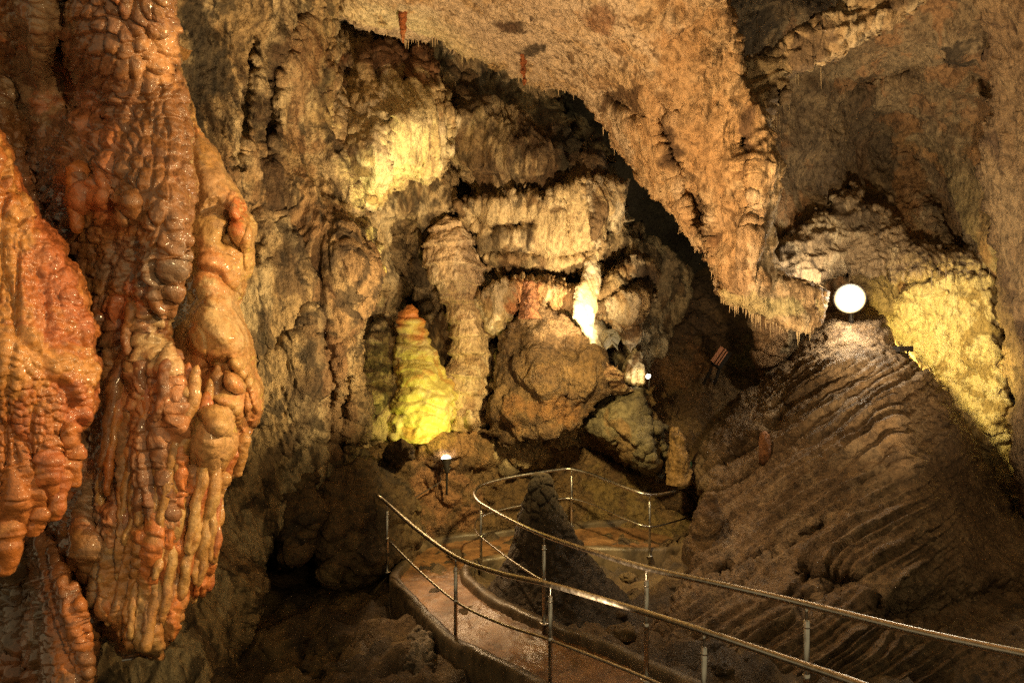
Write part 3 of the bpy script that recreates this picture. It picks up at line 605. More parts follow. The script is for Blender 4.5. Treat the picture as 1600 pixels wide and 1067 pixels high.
# dark boulders
boulder('dark green grey boulder on the bank left of the thin ochre stalagmite', [(902, 664), (924, 624), (960, 606), (1000, 600), (1020, 604), (1026, 640), (1040, 676), (1050, 720), (1034, 744), (1004, 742), (980, 716), (940, 690)],
        [(920, 650, 12.7), (990, 610, 12.6), (1010, 680, 12.2), (1040, 730, 12.4)], 201, pal((.12, .095, .05), [((.20, .16, .08), (1.5, 1.5, 1), .1, .5, .7), ((.22, .12, .04), (1.5, 1.5, 1), .2, .5, .6)], 202), M_DARK, grooves=[([(1010, 610), (1018, 680), (1040, 730)], 9, .4)])
o = revolve('thin_stalagmite', [P(1060, 756, 12.5), P(1060, 735, 12.5), P(1060, 712, 12.5), P(1058, 690, 12.5), P(1054, 668, 12.5)], [.18, .16, .15, .11, .03], lambda p, t: d_flute(p, 9, .08, 205, .3) + d_rock(p, 4, .05, 206, 4), pal((.25, .145, .05), [((.34, .21, .08), (3, 3, 1), .1, .5, .7), ((.12, .07, .03), (5, 5, 2), .25, .5, .8)], 207), M_FLOW, 80, 90)
tag(o, 'thin ochre stalagmite beside the far railing end', 'stalagmite')
boulder('small white tipped stone fin next to the little wall lamp', [(968, 592), (974, 560), (990, 540), (1004, 552), (1010, 580), (1004, 602), (984, 604)], [(975, 590, 12.9), (992, 548, 13.1), (1004, 595, 12.8)], 211, p_curt, M_FLOW, lambda p, u, v: d_rock(p, 3, .05, 212, 4, (1, 1, .5)) + d_popcorn(p, 14, .05, 213), rp=10, rm=.3, jit=5, back=.5, q=1.3, name='stone_fin', cat='stone fin')
boulder('tilted brown stone fin leaning between the clay boulder and the white tipped fin', [(940, 602), (946, 568), (956, 570), (976, 590), (990, 608), (970, 614), (950, 616)], [(945, 600, 12.4), (985, 608, 12.4)], 213, pal((.34, .2, .1), [((.5, .36, .2), (4, 4, 2), .1, .45, .8)], 214), M_FLOW, lambda p, u, v: d_rock(p, 3, .05, 214, 4, (1, 1, .5)) + d_popcorn(p, 14, .05, 215), rp=9, rm=.25, jit=5, back=.5, q=1.3, name='stone_fin', cat='stone fin')
lump = lambda s: (lambda p, u, v: d_rock(p, 1.0, .16, s, 5) + d_blob(p, 3.6, .12, s + 1, .8) + d_popcorn(p, 9, .05, s + 2) + d_rock(p, 3.5, .04, s + 3, 4))
boulder('dark lumpy boulder between the left wall and the end of the handrail', [(484, 780), (500, 730), (530, 706), (566, 700), (600, 722), (632, 752), (654, 790), (662, 840), (650, 872), (622, 900), (560, 920), (500, 910), (478, 850)],
        [(500, 760, 10.6), (570, 710, 11.2), (640, 790, 11.2), (560, 820, 10.2), (610, 890, 10.4), (500, 900, 10)], 221, p_dark, M_DARK, lump(221), back=1.5)
boulder('dark rounded boulder leaning on the foot of the left wall', [(428, 840), (436, 780), (452, 742), (476, 722), (500, 730), (506, 790), (500, 850), (470, 890), (436, 890)], [(440, 800, 10.2), (480, 730, 10.3), (480, 860, 9.8)], 225, p_dark, M_DARK, lump(225), rp=30)
boulder('grey brown nodular rock cluster just left of the ground spotlight', [(598, 712), (606, 692), (626, 684), (644, 696), (648, 716), (628, 730), (606, 728)], [(610, 705, 11.5), (640, 712, 11.5)], 229, p_dark, M_DARK, lambda p, u, v: d_blob(p, 9, .09, 230, 1) + d_rock(p, 4, .03, 231, 3), rp=16, rm=.3, jit=4, back=.5, name='rock_cluster', cat='rock cluster')
boulder('pale dim stalagmite stump in the dark pit beside the path kerb', [(612, 1090), (620, 1020), (634, 986), (654, 978), (674, 992), (690, 1030), (700, 1090)], [(630, 1000, 8.1), (680, 1030, 8.0), (655, 1080, 7.6)], 233, pal((.24, .19, .13), [((.12, .09, .06), (2, 2, 1), .1, .5, .7)], 234), M_DARK, rp=34, name='stump', cat='stalagmite stump')

# the dark ribbed stalagmite inside the railing loop
sp = [P(866, 950, 9.8), P(862, 915, 9.8), P(858, 880, 9.8), P(852, 840, 9.8), P(848, 800, 9.8), P(846, 770, 9.8), P(845, 750, 9.8), P(845, 741, 9.8)]
o = revolve('dark_stalagmite', sp, [1.1, .80, .58, .43, .27, .165, .125, .09], lambda p, t: d_blob(p, 11, .045, 241, .6) + d_rock(p, 1.4, .05, 243, 3, (1, 1, .4)), pal((.055, .038, .022), [((.085, .06, .036), (2, 2, 1), .1, .5, .7)], 244), M_DARK, 180, 200)
tag(o, 'dark knobbly cone stalagmite standing inside the loop of the railing', 'stalagmite')

# the ribbed mound
def mound_disp(p, u, v):
    """thin slanting ledges, straight and near parallel"""
    a = math.radians(36)
    al = (u * math.cos(a) - v * math.sin(a)) / 100; ac = -(u * math.sin(a) + v * math.cos(a)) / 100
    ac = ac + .05 * perlin(p * .9, 251) + .025 * perlin(p * 4, 250)
    z0 = al * 0
    def ribs(f, s, stretch, wob):
        y = ac * f + wob * fbm(np.stack([al * stretch, ac * .5, z0 + s], 1), 3, s)
        k = np.floor(y); r = y - k
        h = _hash(k.astype(np.int64), k.astype(np.int64) * 0, k.astype(np.int64) * 0, s) / 16777216.0
        m = sstep(-.14, .16, perlin(np.stack([al * .6, k * 7.7, z0], 1), s + 3) + .03)
        return (sstep(0, .2, r) * (1 - .9 * sstep(.25, 1, r))) * (.45 + .55 * h) * (.38 + .62 * m)
    left = sstep(1530, 1420, u + (v - 600) * .05)
    rib = (.06 * ribs(2.3, 252, .2, .15) + .13 * ribs(5.2, 258, .2, .15) + .09 * ribs(9.4, 262, .35, .2)) * sstep(535, 585, v) * (.15 + .85 * left)
    return rib + d_rock(p, .6, .08, 254, 2) + d_rock(p, 6, .025, 255, 3) + .05 * ridged(p * np.array((2.4, 2.4, 3.5)), 4, 256) * sstep(640, 560, v)
o = sheet('ribbed_mound', [(1262, 520), (1280, 500), (1300, 486), (1342, 485), (1382, 494), (1398, 536), (1420, 552), (1452, 572), (1478, 610), (1496, 650), (1540, 715), (1560, 756), (1590, 792), (1640, 830), (1900, 900), (1900, 1300), (900, 1300), (930, 1120), (1000, 1010), (1040, 940), (1078, 896), (1090, 850), (1098, 806), (1088, 764), (1072, 738), (1092, 700), (1130, 650), (1190, 594), (1240, 556)],
      [(1340, 496, 12.2), (1270, 520, 12.4), (1340, 590, 11.3), (1190, 600, 13), (1090, 730, 12.4), (1250, 700, 11), (1150, 850, 10.4), (1330, 800, 9.4), (1400, 700, 10.0), (1440, 820, 9.2), (1100, 940, 9.2), (1250, 960, 8.4), (1420, 950, 8.2), (1500, 690, 11.4), (1560, 780, 11.6), (1560, 900, 9.8), (1600, 1040, 8.0), (1000, 1020, 8.6), (1300, 1060, 7.7), (1850, 920, 9), (1850, 1200, 6.6), (950, 1250, 7.1), (1400, 1250, 6.7)],
      mound_disp, stain_shade(p_mound, [(1330, 580, 60, 36, (.34, .23, .13), .7), (1480, 720, 40, 80, (.10, .06, .03), .7)], 12), M_MUD, 45, 1.2, 2.5, 6, seed=12, q=1.8,  # dark patch paints shade onto the right flank
      bulges=[(1340, 575, 60, 24, .2), (1410, 700, 30, 160, .3, -12)],
      grooves=[([(1072, 756), (1130, 730), (1190, 700), (1240, 640)], 9, .35), ([(1130, 900), (1230, 860), (1330, 800)], 8, .25), ([(1260, 900), (1330, 910), (1250, 950)], 14, .5), ([(1100, 780), (1190, 740), (1260, 690)], 6, .25), ([(1390, 960), (1600, 930)], 30, .6), ([(1450, 560), (1430, 640), (1450, 740)], 22, .25)])
tag(o, 'huge brown rock mound with slanting ribs and the floodlight on its peak', 'rock mound')
o = tube('clay_stub', [P(1195, 724, 11.35), P(1195, 706, 11.35), P(1195, 690, 11.35), P(1195, 678, 11.35), P(1195, 673, 11.35)], [.10, .095, .088, .08, .03], M_MUD, 20, None, pal((.26, .11, .04), [], 0), lambda p: .02 * fbm(p * 6, 3, 261))
tag(o, 'short reddish brown stump standing on the ribbed mound', 'stalagmite stump')
o = revolve('clay_cone', [P(1104, 880, 10.6), P(1104, 850, 10.6), P(1106, 820, 10.6), P(1107, 790, 10.6), P(1108, 770, 10.6)], [.36, .30, .22, .13, .05], lambda p, t: d_rock(p, 2, .08, 263, 4), p_clay, M_MUD, 70, 70)
tag(o, 'brown clay cone at the left foot of the ribbed mound', 'stalagmite')

# ================================================================== near flowstone on the left
def drip(parent, top, bot, w, seed, mat, colour, bend=0.0):
    """one hanging finger: (u,v,depth) top and bottom, width in photo pixels"""
    a = P(*top); b = P(*bot); n = 46; t = np.linspace(0, 1, n)[:, None]
    mid = (a + b) / 2 + np.array((bend, -.01, 0))
    pts = (1 - t) ** 2 * a + 2 * t * (1 - t) * mid + t * t * b
    tt = t[:, 0]; z0 = tt * 0
    for ax_ in (0, 1):
        pts[:, ax_] += .011 * perlin(np.stack([tt * 3.1 * np.linalg.norm(b - a) / .3, z0 + seed * 1.7 + ax_ * 9, z0], 1), seed) * np.minimum(1, tt * 3)
    r0 = w * .72 / F * top[2]
    r = r0 * (1.1 - .55 * tt) * np.where(tt > .9, np.sqrt(np.clip(1 - ((tt - .9) / .1) ** 2, .004, 1)), 1) * np.sqrt(np.clip(tt / .15, .02, 1)) * (1 + .22 * perlin(np.stack([tt * 5, tt * 0 + seed * .7, tt * 0], 1), seed))
    return tube('drip_finger', pts, r, mat, 18, parent, colour, lambda p: d_blob(p, 30, .006, seed, .5) + .003 * fbm(p * 30, 3, seed), a)

# A: glossy orange lobe
rA = empty('orange_flowstone', P(0, 890, 2.3))
sheet('flow_sheet', [(-620, -60), (-300, 60), (-60, 150), (2, 208), (24, 268), (58, 330), (84, 368), (112, 410), (136, 462), (152, 520), (154, 580), (148, 632), (124, 684), (116, 728), (98, 772), (74, 806), (62, 834), (40, 842), (22, 872), (0, 892), (-40, 930), (-260, 990), (-620, 1060)],
      [(-600, 500, 1.95), (-260, 500, 2.1), (0, 300, 2.42), (0, 600, 2.3), (100, 450, 2.5), (120, 600, 2.5), (60, 560, 2.34), (60, 760, 2.42), (0, 860, 2.4), (140, 560, 2.58)],
      lambda p, u, v: knobs(u, v, 11, 15, .014, 301, .8, .2) + knobs(u, v, 34, 130, .045, 302, .9, .4) + knobs(u, v, 6, 8, .003, 305) + d_rock(p, 3, .02, 303, 3) + .002 * fbm(p * 60, 3, 304), p_orange, M_WET, 50, .22, .25, 5, seed=31, parent=rA, q=2.0,
      bulges=[(110, 440, 22, 60, .04), (30, 780, 16, 70, .05), (80, 740, 20, 50, .05), (110, 680, 18, 50, .05), (20, 560, 30, 80, .03)])
tag(rA, 'glossy wet orange flowstone lobe covered in small bumps at the edge of the picture', 'flowstone')
for a, b, w, s in [((96, 730, 2.46), (84, 812, 2.46), 26, 1), ((62, 790, 2.42), (54, 838, 2.42), 22, 2), ((20, 800, 2.38), (8, 900, 2.38), 30, 3), ((120, 690, 2.5), (112, 762, 2.5), 22, 4)]:
    drip(rA, a, b, w, 310 + s, M_WET, p_orange)

# B: brown lobed main sheet
rB = empty('brown_flowstone', P(140, 1067, 2.8))
def bl_B(p, u, v):
    lo = sstep(330, 420, v); sm = sstep(120, 20, np.hypot(u - 60, (v - 110) * .6))
    crust = sstep(70, 30, np.hypot((u - 215) * .8, v - 410)) + sstep(60, 20, np.hypot(u - 165, (v - 800) * .5))
    return (knobs(u, v, 17, 27, .034, 321, .7, .2) * (1 - .85 * sm) * (1 - .3 * lo) * (1 - .6 * np.clip(crust, 0, 1)) + knobs(u, v, 11, 15, .008, 328) + knobs(u, v, 60, 220, .022, 322, .9, .4) * (1 - .7 * sm) + knobs(u, v, 5.5, 7, .0025, 329) + knobs(u, v, 30, 300, .05, 323, .8, .5) * lo + d_rock(p, 3, .03, 324, 2) + crust * (d_popcorn(p, 40, .016, 325) + d_rock(p, 14, .02, 326, 4)))
sheet('flow_sheet', [(-620, -300), (290, -300), (268, -40), (274, 30), (278, 110), (292, 150), (300, 210), (306, 290), (300, 350), (288, 420), (272, 470), (262, 520), (284, 570), (292, 630), (286, 700), (284, 760), (276, 840), (262, 900), (254, 960), (240, 1028), (214, 1010), (190, 1020), (160, 990), (150, 1040), (146, 1120), (-620, 1120)],
      [(-260, 200, 2.8), (0, 100, 3.1), (50, 90, 2.92), (84, 90, 2.98), (104, 130, 3.1), (140, 90, 2.82), (220, 100, 2.80), (270, 100, 2.95), (290, 250, 2.92), (230, 300, 2.72), (160, 260, 2.82), (60, 260, 3.02), (110, 330, 2.95), (160, 420, 2.92), (230, 430, 2.85), (200, 560, 2.95), (180, 700, 2.95), (260, 600, 2.86), (270, 720, 2.84), (220, 850, 2.86), (120, 850, 2.95), (60, 900, 3.3), (0, 960, 3.5), (110, 1000, 3.0), (230, 1000, 2.95), (200, -250, 2.2), (20, 1100, 3.4)],
      bl_B, stain_shade(p_brown, [(60, 80, 50, 110, (.30, .19, .10), .8), (215, 410, 60, 50, (.17, .105, .065), .85), (165, 620, 30, 90, (.22, .13, .07), .8), (165, 800, 30, 70, (.20, .13, .08), .8), (205, 480, 30, 30, (.42, .12, .04), .7), (240, 60, 30, 60, (.50, .24, .09), .7), (260, 620, 30, 90, (.48, .20, .08), .8), (120, 310, 26, 46, (.42, .13, .045), .7), (160, 300, 26, 40, (.45, .15, .05), .6), (215, 900, 60, 90, (.48, .22, .09), .8), (30, 950, 50, 90, (.16, .105, .06), .7), (240, 540, 30, 50, (.48, .34, .17), .7), (120, 1000, 24, 80, (.40, .16, .06), .7)], 13, 9),
      M_WET, 36, .28, .35, 4, seed=32, parent=rB, q=2.0,
      bulges=[(60, 90, 28, 110, .10), (125, 300, 20, 66, .12), (158, 305, 18, 34, .09), (205, 318, 14, 20, .07), (190, 342, 22, 16, .07), (140, 900, 22, 110, .08)],
      grooves=[([(100, 0), (96, 90), (108, 170)], 8, .10), ([(40, 60), (30, 180), (60, 280), (100, 340)], 20, .08), ([(110, 380), (130, 480), (160, 540), (160, 620)], 12, .12), ([(200, 500), (215, 560), (195, 640), (180, 700)], 9, .10), ([(60, 850), (70, 920), (60, 1067)], 30, .18), ([(170, 860), (160, 960)], 10, .12), ([(100, 166), (150, 180), (165, 190)], 7, .07)])
tag(rB, 'tall brown flowstone mass of overlapping wet blobs between orange lobe and smooth tan bulges', 'flowstone')
sheet('pleated_curtain', [(170, 600), (196, 560), (230, 540), (262, 560), (292, 590), (298, 640), (296, 700), (316, 730), (346, 742), (340, 800), (334, 880), (324, 926), (306, 944), (294, 930), (284, 962), (266, 996), (252, 1012), (240, 1030), (222, 1008), (206, 1016), (190, 1000), (178, 960), (158, 966), (142, 940), (140, 860), (150, 760), (152, 680)],
      [(180, 600, 2.98), (250, 560, 2.94), (280, 620, 2.88), (230, 700, 2.86), (160, 760, 2.92), (290, 760, 2.90), (335, 770, 3.04), (240, 850, 2.80), (160, 900, 2.86), (310, 900, 2.98), (240, 1000, 2.84)],
      lambda p, u, v: knobs(u + .12 * (v - 700), v, 19, 420, .055, 391, .75, .5, .4) + knobs(u, v, 15, 22, .010, 392) + knobs(u, v, 60, 220, .02, 393, .9, .5) + .003 * fbm(p * 40, 3, 394),
      stain_shade(pal((.37, .165, .05), [((.44, .26, .10), (5, 5, 1), 0, .4, .8), ((.26, .13, .06), (5, 5, 1.2), .15, .5, .7), ((.50, .15, .035), (6, 6, 1), .2, .45, .8)], 395), [(190, 680, 40, 110, (.25, .155, .085), .85), (170, 850, 26, 90, (.22, .135, .075), .8), (240, 640, 30, 60, (.48, .19, .06), .6)], 15, 9),
      M_WET, 22, .14, .25, 4, seed=38, parent=rB, q=2.0, comb=9,
            grooves=[([(196, 560), (190, 660), (180, 760)], 7, .08), ([(252, 600), (246, 700), (228, 800), (220, 900)], 6, .07), ([(296, 700), (280, 780), (270, 900)], 6, .07)])
sheet('drip_curtain', [(56, 820), (84, 838), (100, 880), (124, 930), (138, 980), (142, 1040), (138, 1110), (60, 1110), (70, 1020), (76, 960), (66, 900)],
      [(80, 840, 2.86), (110, 930, 2.76), (130, 1000, 2.74), (90, 1040, 2.80), (110, 1100, 2.74), (70, 900, 2.88)],
      lambda p, u, v: knobs(u - .3 * (v - 900), v, 26, 300, .06, 396, .8, .5) + knobs(u, v, 12, 17, .013, 397) + .003 * fbm(p * 40, 3, 398),
      stain_shade(p_brown, [(120, 990, 16, 80, (.48, .16, .04), .8), (95, 900, 18, 40, (.42, .15, .05), .6)], 18, 9), M_WET, 22, .16, .25, 4, seed=39, parent=rB, q=2.0)
rr = random.Random(5)
ENV = ([150, 170, 196, 220, 242, 266, 286, 306, 330, 344], [940, 980, 1016, 1006, 1034, 996, 964, 948, 926, 830])
for k in range(46):
    xb = 152 + 190 * (k * .618 % 1); env = float(np.interp(xb, *ENV))
    lv = rr.uniform(.9, 1.04) if k % 3 == 0 else rr.uniform(.25, .95)
    vb = 640 + (env - 640) * lv - rr.uniform(0, 14); ln = rr.uniform(80, 230); vt = max(566, vb - ln)
    xt = min(xb + (vb - vt) * rr.uniform(.08, .2), 340); dd = float(np.interp(xb, [150, 240, 345], [2.86, 2.79, 3.0])) + rr.uniform(-.03, .02)
    pal_k = (p_tan, p_orange, p_tan, p_brown, p_tan)[k % 5]
    drip(rB, (xt, vt, dd + .07), (xb, vb, dd), rr.uniform(9, 16), 330 + k, M_WET, pal_k)
for k, (a, b, w) in enumerate([((222, 560, 2.86), (222, 612, 2.84), 16), ((208, 470, 2.84), (196, 556, 2.84), 12), ((124, 250, 2.80), (118, 366, 2.80), 22), ((262, 560, 2.8), (246, 660, 2.8), 12)]):
    drip(rB, a, b, w, 390 + k, M_WET, p_orange if k == 2 else p_brown)

# C: smooth tan bulges
rC = empty('tan_flowstone', P(340, 900, 3.2))
sheet('flow_sheet', [(240, 100), (262, 60), (280, 130), (292, 158), (304, 176), (312, 200), (330, 222), (352, 262), (374, 300), (384, 330), (400, 350), (400, 374), (394, 420), (382, 452), (372, 478), (388, 512), (398, 556), (400, 580), (412, 606), (414, 636), (404, 652), (394, 672), (388, 706), (378, 720), (366, 742), (350, 770), (330, 790), (280, 800), (230, 800), (230, 300)],
      [(250, 120, 3.5), (300, 200, 3.42), (350, 300, 3.30), (392, 370, 3.36), (330, 400, 3.2), (300, 500, 3.2), (380, 460, 3.38), (350, 520, 3.12), (395, 590, 3.26), (350, 580, 3.16), (330, 690, 3.0), (375, 640, 3.18), (280, 760, 3.15), (250, 500, 3.4), (370, 740, 3.25)],
      lambda p, u, v: d_rock(p, 3, .03, 341, 2) + knobs(u, v, 9, 11, .0045, 342) * sstep(-.2, .2, fbm(p * 3, 3, 343)) + .002 * fbm(p * 50, 3, 345) + knobs(u, v, 18, 300, .035, 346, .7, .3) * sstep(690, 750, v),
      stain_shade(p_tan, [(370, 330, 16, 30, (.56, .13, .03), .85), (385, 410, 16, 40, (.60, .36, .13), .7), (330, 300, 40, 60, (.34, .19, .09), .7), (345, 500, 40, 50, (.52, .36, .19), .6), (340, 580, 30, 40, (.45, .19, .07), .7), (390, 640, 20, 50, (.46, .18, .06), .6), (330, 690, 40, 40, (.50, .27, .12), .6), (300, 480, 26, 50, (.48, .34, .16), .7)], 14, 9),  # red knob and stains; bright right rim patch is painted light
      M_WET2, 40, .3, .4, 4, seed=33, parent=rC, q=2.0,
      bulges=[(326, 700, 46, 62, .16, 8, 1), (350, 628, 40, 54, .13, -20, 1), (398, 622, 17, 46, .10, 0, 1), (372, 586, 26, 28, .10, 0, 1), (350, 520, 46, 62, .10, -25, 1), (378, 350, 17, 44, .09, -12, 1), (392, 395, 14, 52, .06, 0, 1), (310, 500, 40, 50, .06), (310, 190, 12, 24, .05), (340, 440, 56, 40, .07, 30, 1), (290, 560, 34, 60, .06, 0, 1), (366, 320, 11, 26, .05, 0, 1)],
      grooves=[([(300, 640), (330, 630), (360, 640), (376, 680), (376, 720)], 5, .06), ([(310, 590), (350, 560), (380, 600), (394, 650)], 5, .05), ([(300, 420), (340, 430), (370, 470)], 8, .05), ([(318, 330), (345, 320), (360, 345), (350, 380)], 8, .06), ([(296, 170), (302, 300), (290, 420), (270, 500)], 10, .1)])
tag(rC, 'smooth tan flowstone bulges with a red knob and long drip fingers beneath', 'flowstone')
for k, (a, b, w) in enumerate([((336, 736, 3.0), (300, 842, 3.0), 13), ((316, 742, 3.0), (290, 842, 3.0), 12), ((322, 770, 3.02), (302, 944, 3.02), 17), ((334, 786, 3.06), (324, 924, 3.06), 15), ((352, 736, 3.04), (340, 788, 3.04), 13), ((384, 676, 3.16), (372, 746, 3.16), 13), ((366, 700, 3.1), (346, 770, 3.1), 12), ((294, 744, 3.02), (288, 850, 3.02), 13), ((304, 760, 3.02), (268, 1000, 3.02), 15), ((282, 760, 3.04), (262, 960, 3.04), 14), ((276, 780, 3.04), (248, 1024, 3.04), 14), ((298, 860, 3.04), (288, 930, 3.04), 10)]):
    drip(rC, a, b, w, 360 + k, M_WET2, p_tan if k % 3 else p_orange)
# ================================================================== walkway
PL = [(3.3, 2.0, .82), (2.3, 3.5, .52), (1.36, 5.0, .26), (.34, 6.6, .12), (-.2, 7.5, -.02), (-.68, 8.2, -.10), (-1.2, 9.2, -.08), (-1.62, 10.1, -.05), (-1.58, 10.8, -.05), (-1.48, 11.6, -.05), (-1.0, 12.15, -.05), (-.1, 12.5, -.05), (1.1, 13.0, -.06), (2.4, 13.5, -.12), (3.8, 14.8, -.4)]
PR = [(4.5, 2.2, .86), (3.5, 3.6, .58), (2.45, 5.0, .40), (1.43, 6.5, .24), (1.0, 7.2, .18), (.40, 8.0, .10), (-.2, 8.9, .02), (-.58, 9.7, -.02), (-.74, 10.3, -.04), (-.66, 10.75, -.05), (-.4, 11.0, -.05), (.2, 11.25, -.05), (1.1, 11.6, -.06), (2.3, 11.7, -.12), (3.4, 12.8, -.4)]
def walkway():
    L = catmull(PL, 26); R = catmull(PR, 26); n = len(L); m = 44
    t = np.linspace(0, 1, m)[None, :, None]
    V = (L[:, None] * (1 - t) + R[:, None] * t).reshape(-1, 3)
    V[:, 2] += .012 * fbm(V * 3, 4, 401) + .006 * fbm(V * 16, 3, 402) - .03 * np.sin(np.tile(np.linspace(0, np.pi, m), n))
    I = np.arange(n * m).reshape(n, m)
    Q = np.stack([I[:-1, :-1], I[:-1, 1:], I[1:, 1:], I[1:, :-1]], -1).reshape(-1, 4)
    struct(new_mesh('path', V, Q, M_PATH, p_path(V, 0, 0), None, V.mean(0)))
    for E, sgn in ((L, -1), (R, 1)):
        T = np.gradient(E, axis=0); T[:, 2] = 0; T /= np.linalg.norm(T, axis=1, keepdims=True)
        S = np.stack([T[:, 1], -T[:, 0], 0 * T[:, 0]], 1) * sgn
        prof = [(-.02, -.25), (-.02, .06), (.0, .095), (.03, .11), (.09, .11), (.12, .095), (.14, .06), (.15, -.35)]
        V = np.stack([E + S * a + np.array((0, 0, b)) for a, b in prof], 1)
        k = len(prof); V = V.reshape(-1, 3); V += .010 * np.stack([fbm(V * 4, 3, 405 + q) for q in range(3)], 1)
        I = np.arange(len(E) * k).reshape(len(E), k)
        Q = np.stack([I[:-1, :-1], I[1:, :-1], I[1:, 1:], I[:-1, 1:]], -1).reshape(-1, 4)
        if sgn < 0: Q = Q[:, ::-1]
        struct(new_mesh('kerb', V, Q, M_PATH, pal((.10, .072, .042), [((.17, .12, .07), (2, 2, 2), .1, .5, .6)], 17)(V, 0, 0), None, V.mean(0)))
walkway()

def railing(label, top, posts, mid_range, mid_drop=.52, base_drop=1.0):
    pts = np.array([P(*t) for t in top]); cv = catmull(pts, 12)
    root = empty('handrail', (cv[:, 0].mean(), cv[:, 1].mean(), cv[:, 2].min() - base_drop))
    tag(root, label, 'handrail')
    rails = [('top_rail', cv, .027)]
    i0 = np.argmin(np.abs(cv - P(*mid_range[0])).sum(1)); i1 = np.argmin(np.abs(cv - P(*mid_range[1])).sum(1))
    md = cv[min(i0, i1):max(i0, i1) + 1].copy(); md[:, 2] -= mid_drop
    rails.append(('mid_rail', md, .015))
    for nm, c, r in rails:
        tube(nm, c, r, M_STEEL, 14, root)
    for (u, d) in posts:
        # where the rail passes this bearing
        px = 800 + cv[:, 0] / cv[:, 1] * F
        k = np.argmin(np.abs(px - u) + 60 * np.abs(cv[:, 1] - d)); c = cv[k].copy()
        g = [tube_geo([c - (0, 0, base_drop + .15), c - (0, 0, .5), c - (0, 0, .115), c - (0, 0, .11)], [.022, .022, .022, .016], 14),
             tube_geo([c - (0, 0, .16), c - (0, 0, .09), c - (0, 0, .05), c - (0, 0, .02)], .0105, 10),
             tube_geo([c - (0, 0, .165), c - (0, 0, .150)], .025, 14),
             tube_geo([c - (0, 0, base_drop + .004), c - (0, 0, base_drop - .008)], .055, 18), tube_geo([c - (0, 0, mid_drop - .03), c - (0, 0, mid_drop + .03)], .0245, 14)]
        po = geo_obj('post', merge_geo(g), M_STEEL, root, c - (0, 0, base_drop))
    return root
railing('steel handrail running down the outer, left side of the path into the pit', [(590, 774, 10.5), (605, 786, 10.3), (650, 826, 9.4), (712, 870, 8.25), (780, 895, 7.35), (860, 913, 6.6), (980, 948, 5.8), (1100, 986, 5.05), (1230, 1030, 4.45), (1340, 1068, 4.0), (1450, 1112, 3.6)],
        [(605, 10.3), (712, 8.25), (858, 6.6), (1100, 5.05)], ((612, 790, 10.2), (1450, 1112, 3.6)))
railing('long steel handrail looping round the dark knobbly stalagmite', [(1760, 1052, 3.3), (1600, 1022, 3.75), (1430, 986, 4.3), (1260, 944, 5.0), (1130, 914, 5.6), (1010, 887, 6.3), (930, 863, 7.0), (850, 836, 8.0), (800, 813, 9.1), (765, 794, 10.3), (747, 782, 10.9), (742, 770, 11.35), (752, 758, 11.7), (790, 747, 12.0), (830, 740, 12.2), (870, 734, 12.4), (893, 733, 12.45), (930, 743, 12.2), (980, 763, 11.65), (1015, 773, 11.5), (1050, 769, 12.2), (1097, 759, 13.6), (1140, 750, 14.8)],
        [(1260, 5.0), (1010, 6.3), (850, 8.0), (757, 10.75), (893, 12.45), (1015, 11.5)], ((850, 836, 8.0), (1097, 759, 13.6)))
railing('short far handrail end beside the thin ochre stalagmite', [(1044, 738, 14.3), (1060, 738, 14.3), (1075, 739, 14.2), (1085, 743, 13.9), (1098, 750, 13.4), (1112, 758, 13.0)], [(1080, 14.1)], ((1080, 741, 14.1), (1112, 758, 13.0)), .5, .95)

# ================================================================== loose stones
def stone(x, y, z, r, s, label, group):
    n, m = 26, 18
    th = np.linspace(0, 2 * np.pi, n, endpoint=False); ph = np.linspace(.04, np.pi - .04, m)
    T, H = np.meshgrid(th, ph); D = np.stack([np.sin(H) * np.cos(T), np.sin(H) * np.sin(T), np.cos(H)], -1).reshape(-1, 3)
    rad = r * (1 + .42 * fbm(D * 1.3 + s * 7.7, 3, 601) + .10 * ridged(D * 3 + s, 3, 602))
    V = D * rad[:, None] * np.array((1.15, 1.0, .72)) + np.array((x, y, z))
    I = np.arange(n * m).reshape(m, n); J = np.roll(I, -1, 1)
    Q = np.stack([I[:-1], I[1:], J[1:], J[:-1]], -1).reshape(-1, 4)
    c0, c1 = len(V), len(V) + 1; V = np.concatenate([V, [V[:n].mean(0), V[-n:].mean(0)]])
    t = [(c0, I[0, k], J[0, k]) for k in range(n)] + [(c1, J[-1, k], I[-1, k]) for k in range(n)]
    tag(new_mesh('loose_stone', V, Q, M_DARK, p_dark(V, 0, 0), None, (x, y, z), np.array(t)), label, 'stone', group)
rs = random.Random(9)
for k in range(14):
    stone(rs.uniform(-3.6, -1.3), rs.uniform(7.0, 9.6), rs.uniform(-.62, -.36), rs.uniform(.10, .34), k, 'rough dark stone lying in the pit left of the path', 'stones in the pit')
for k in range(9):
    stone(rs.uniform(1.3, 3.0), rs.uniform(7.6, 10.6), rs.uniform(-.30, -.15), rs.uniform(.08, .20), 30 + k, 'rough dark stone lying between the railing and the foot of the ribbed mound', 'stones by the mound')

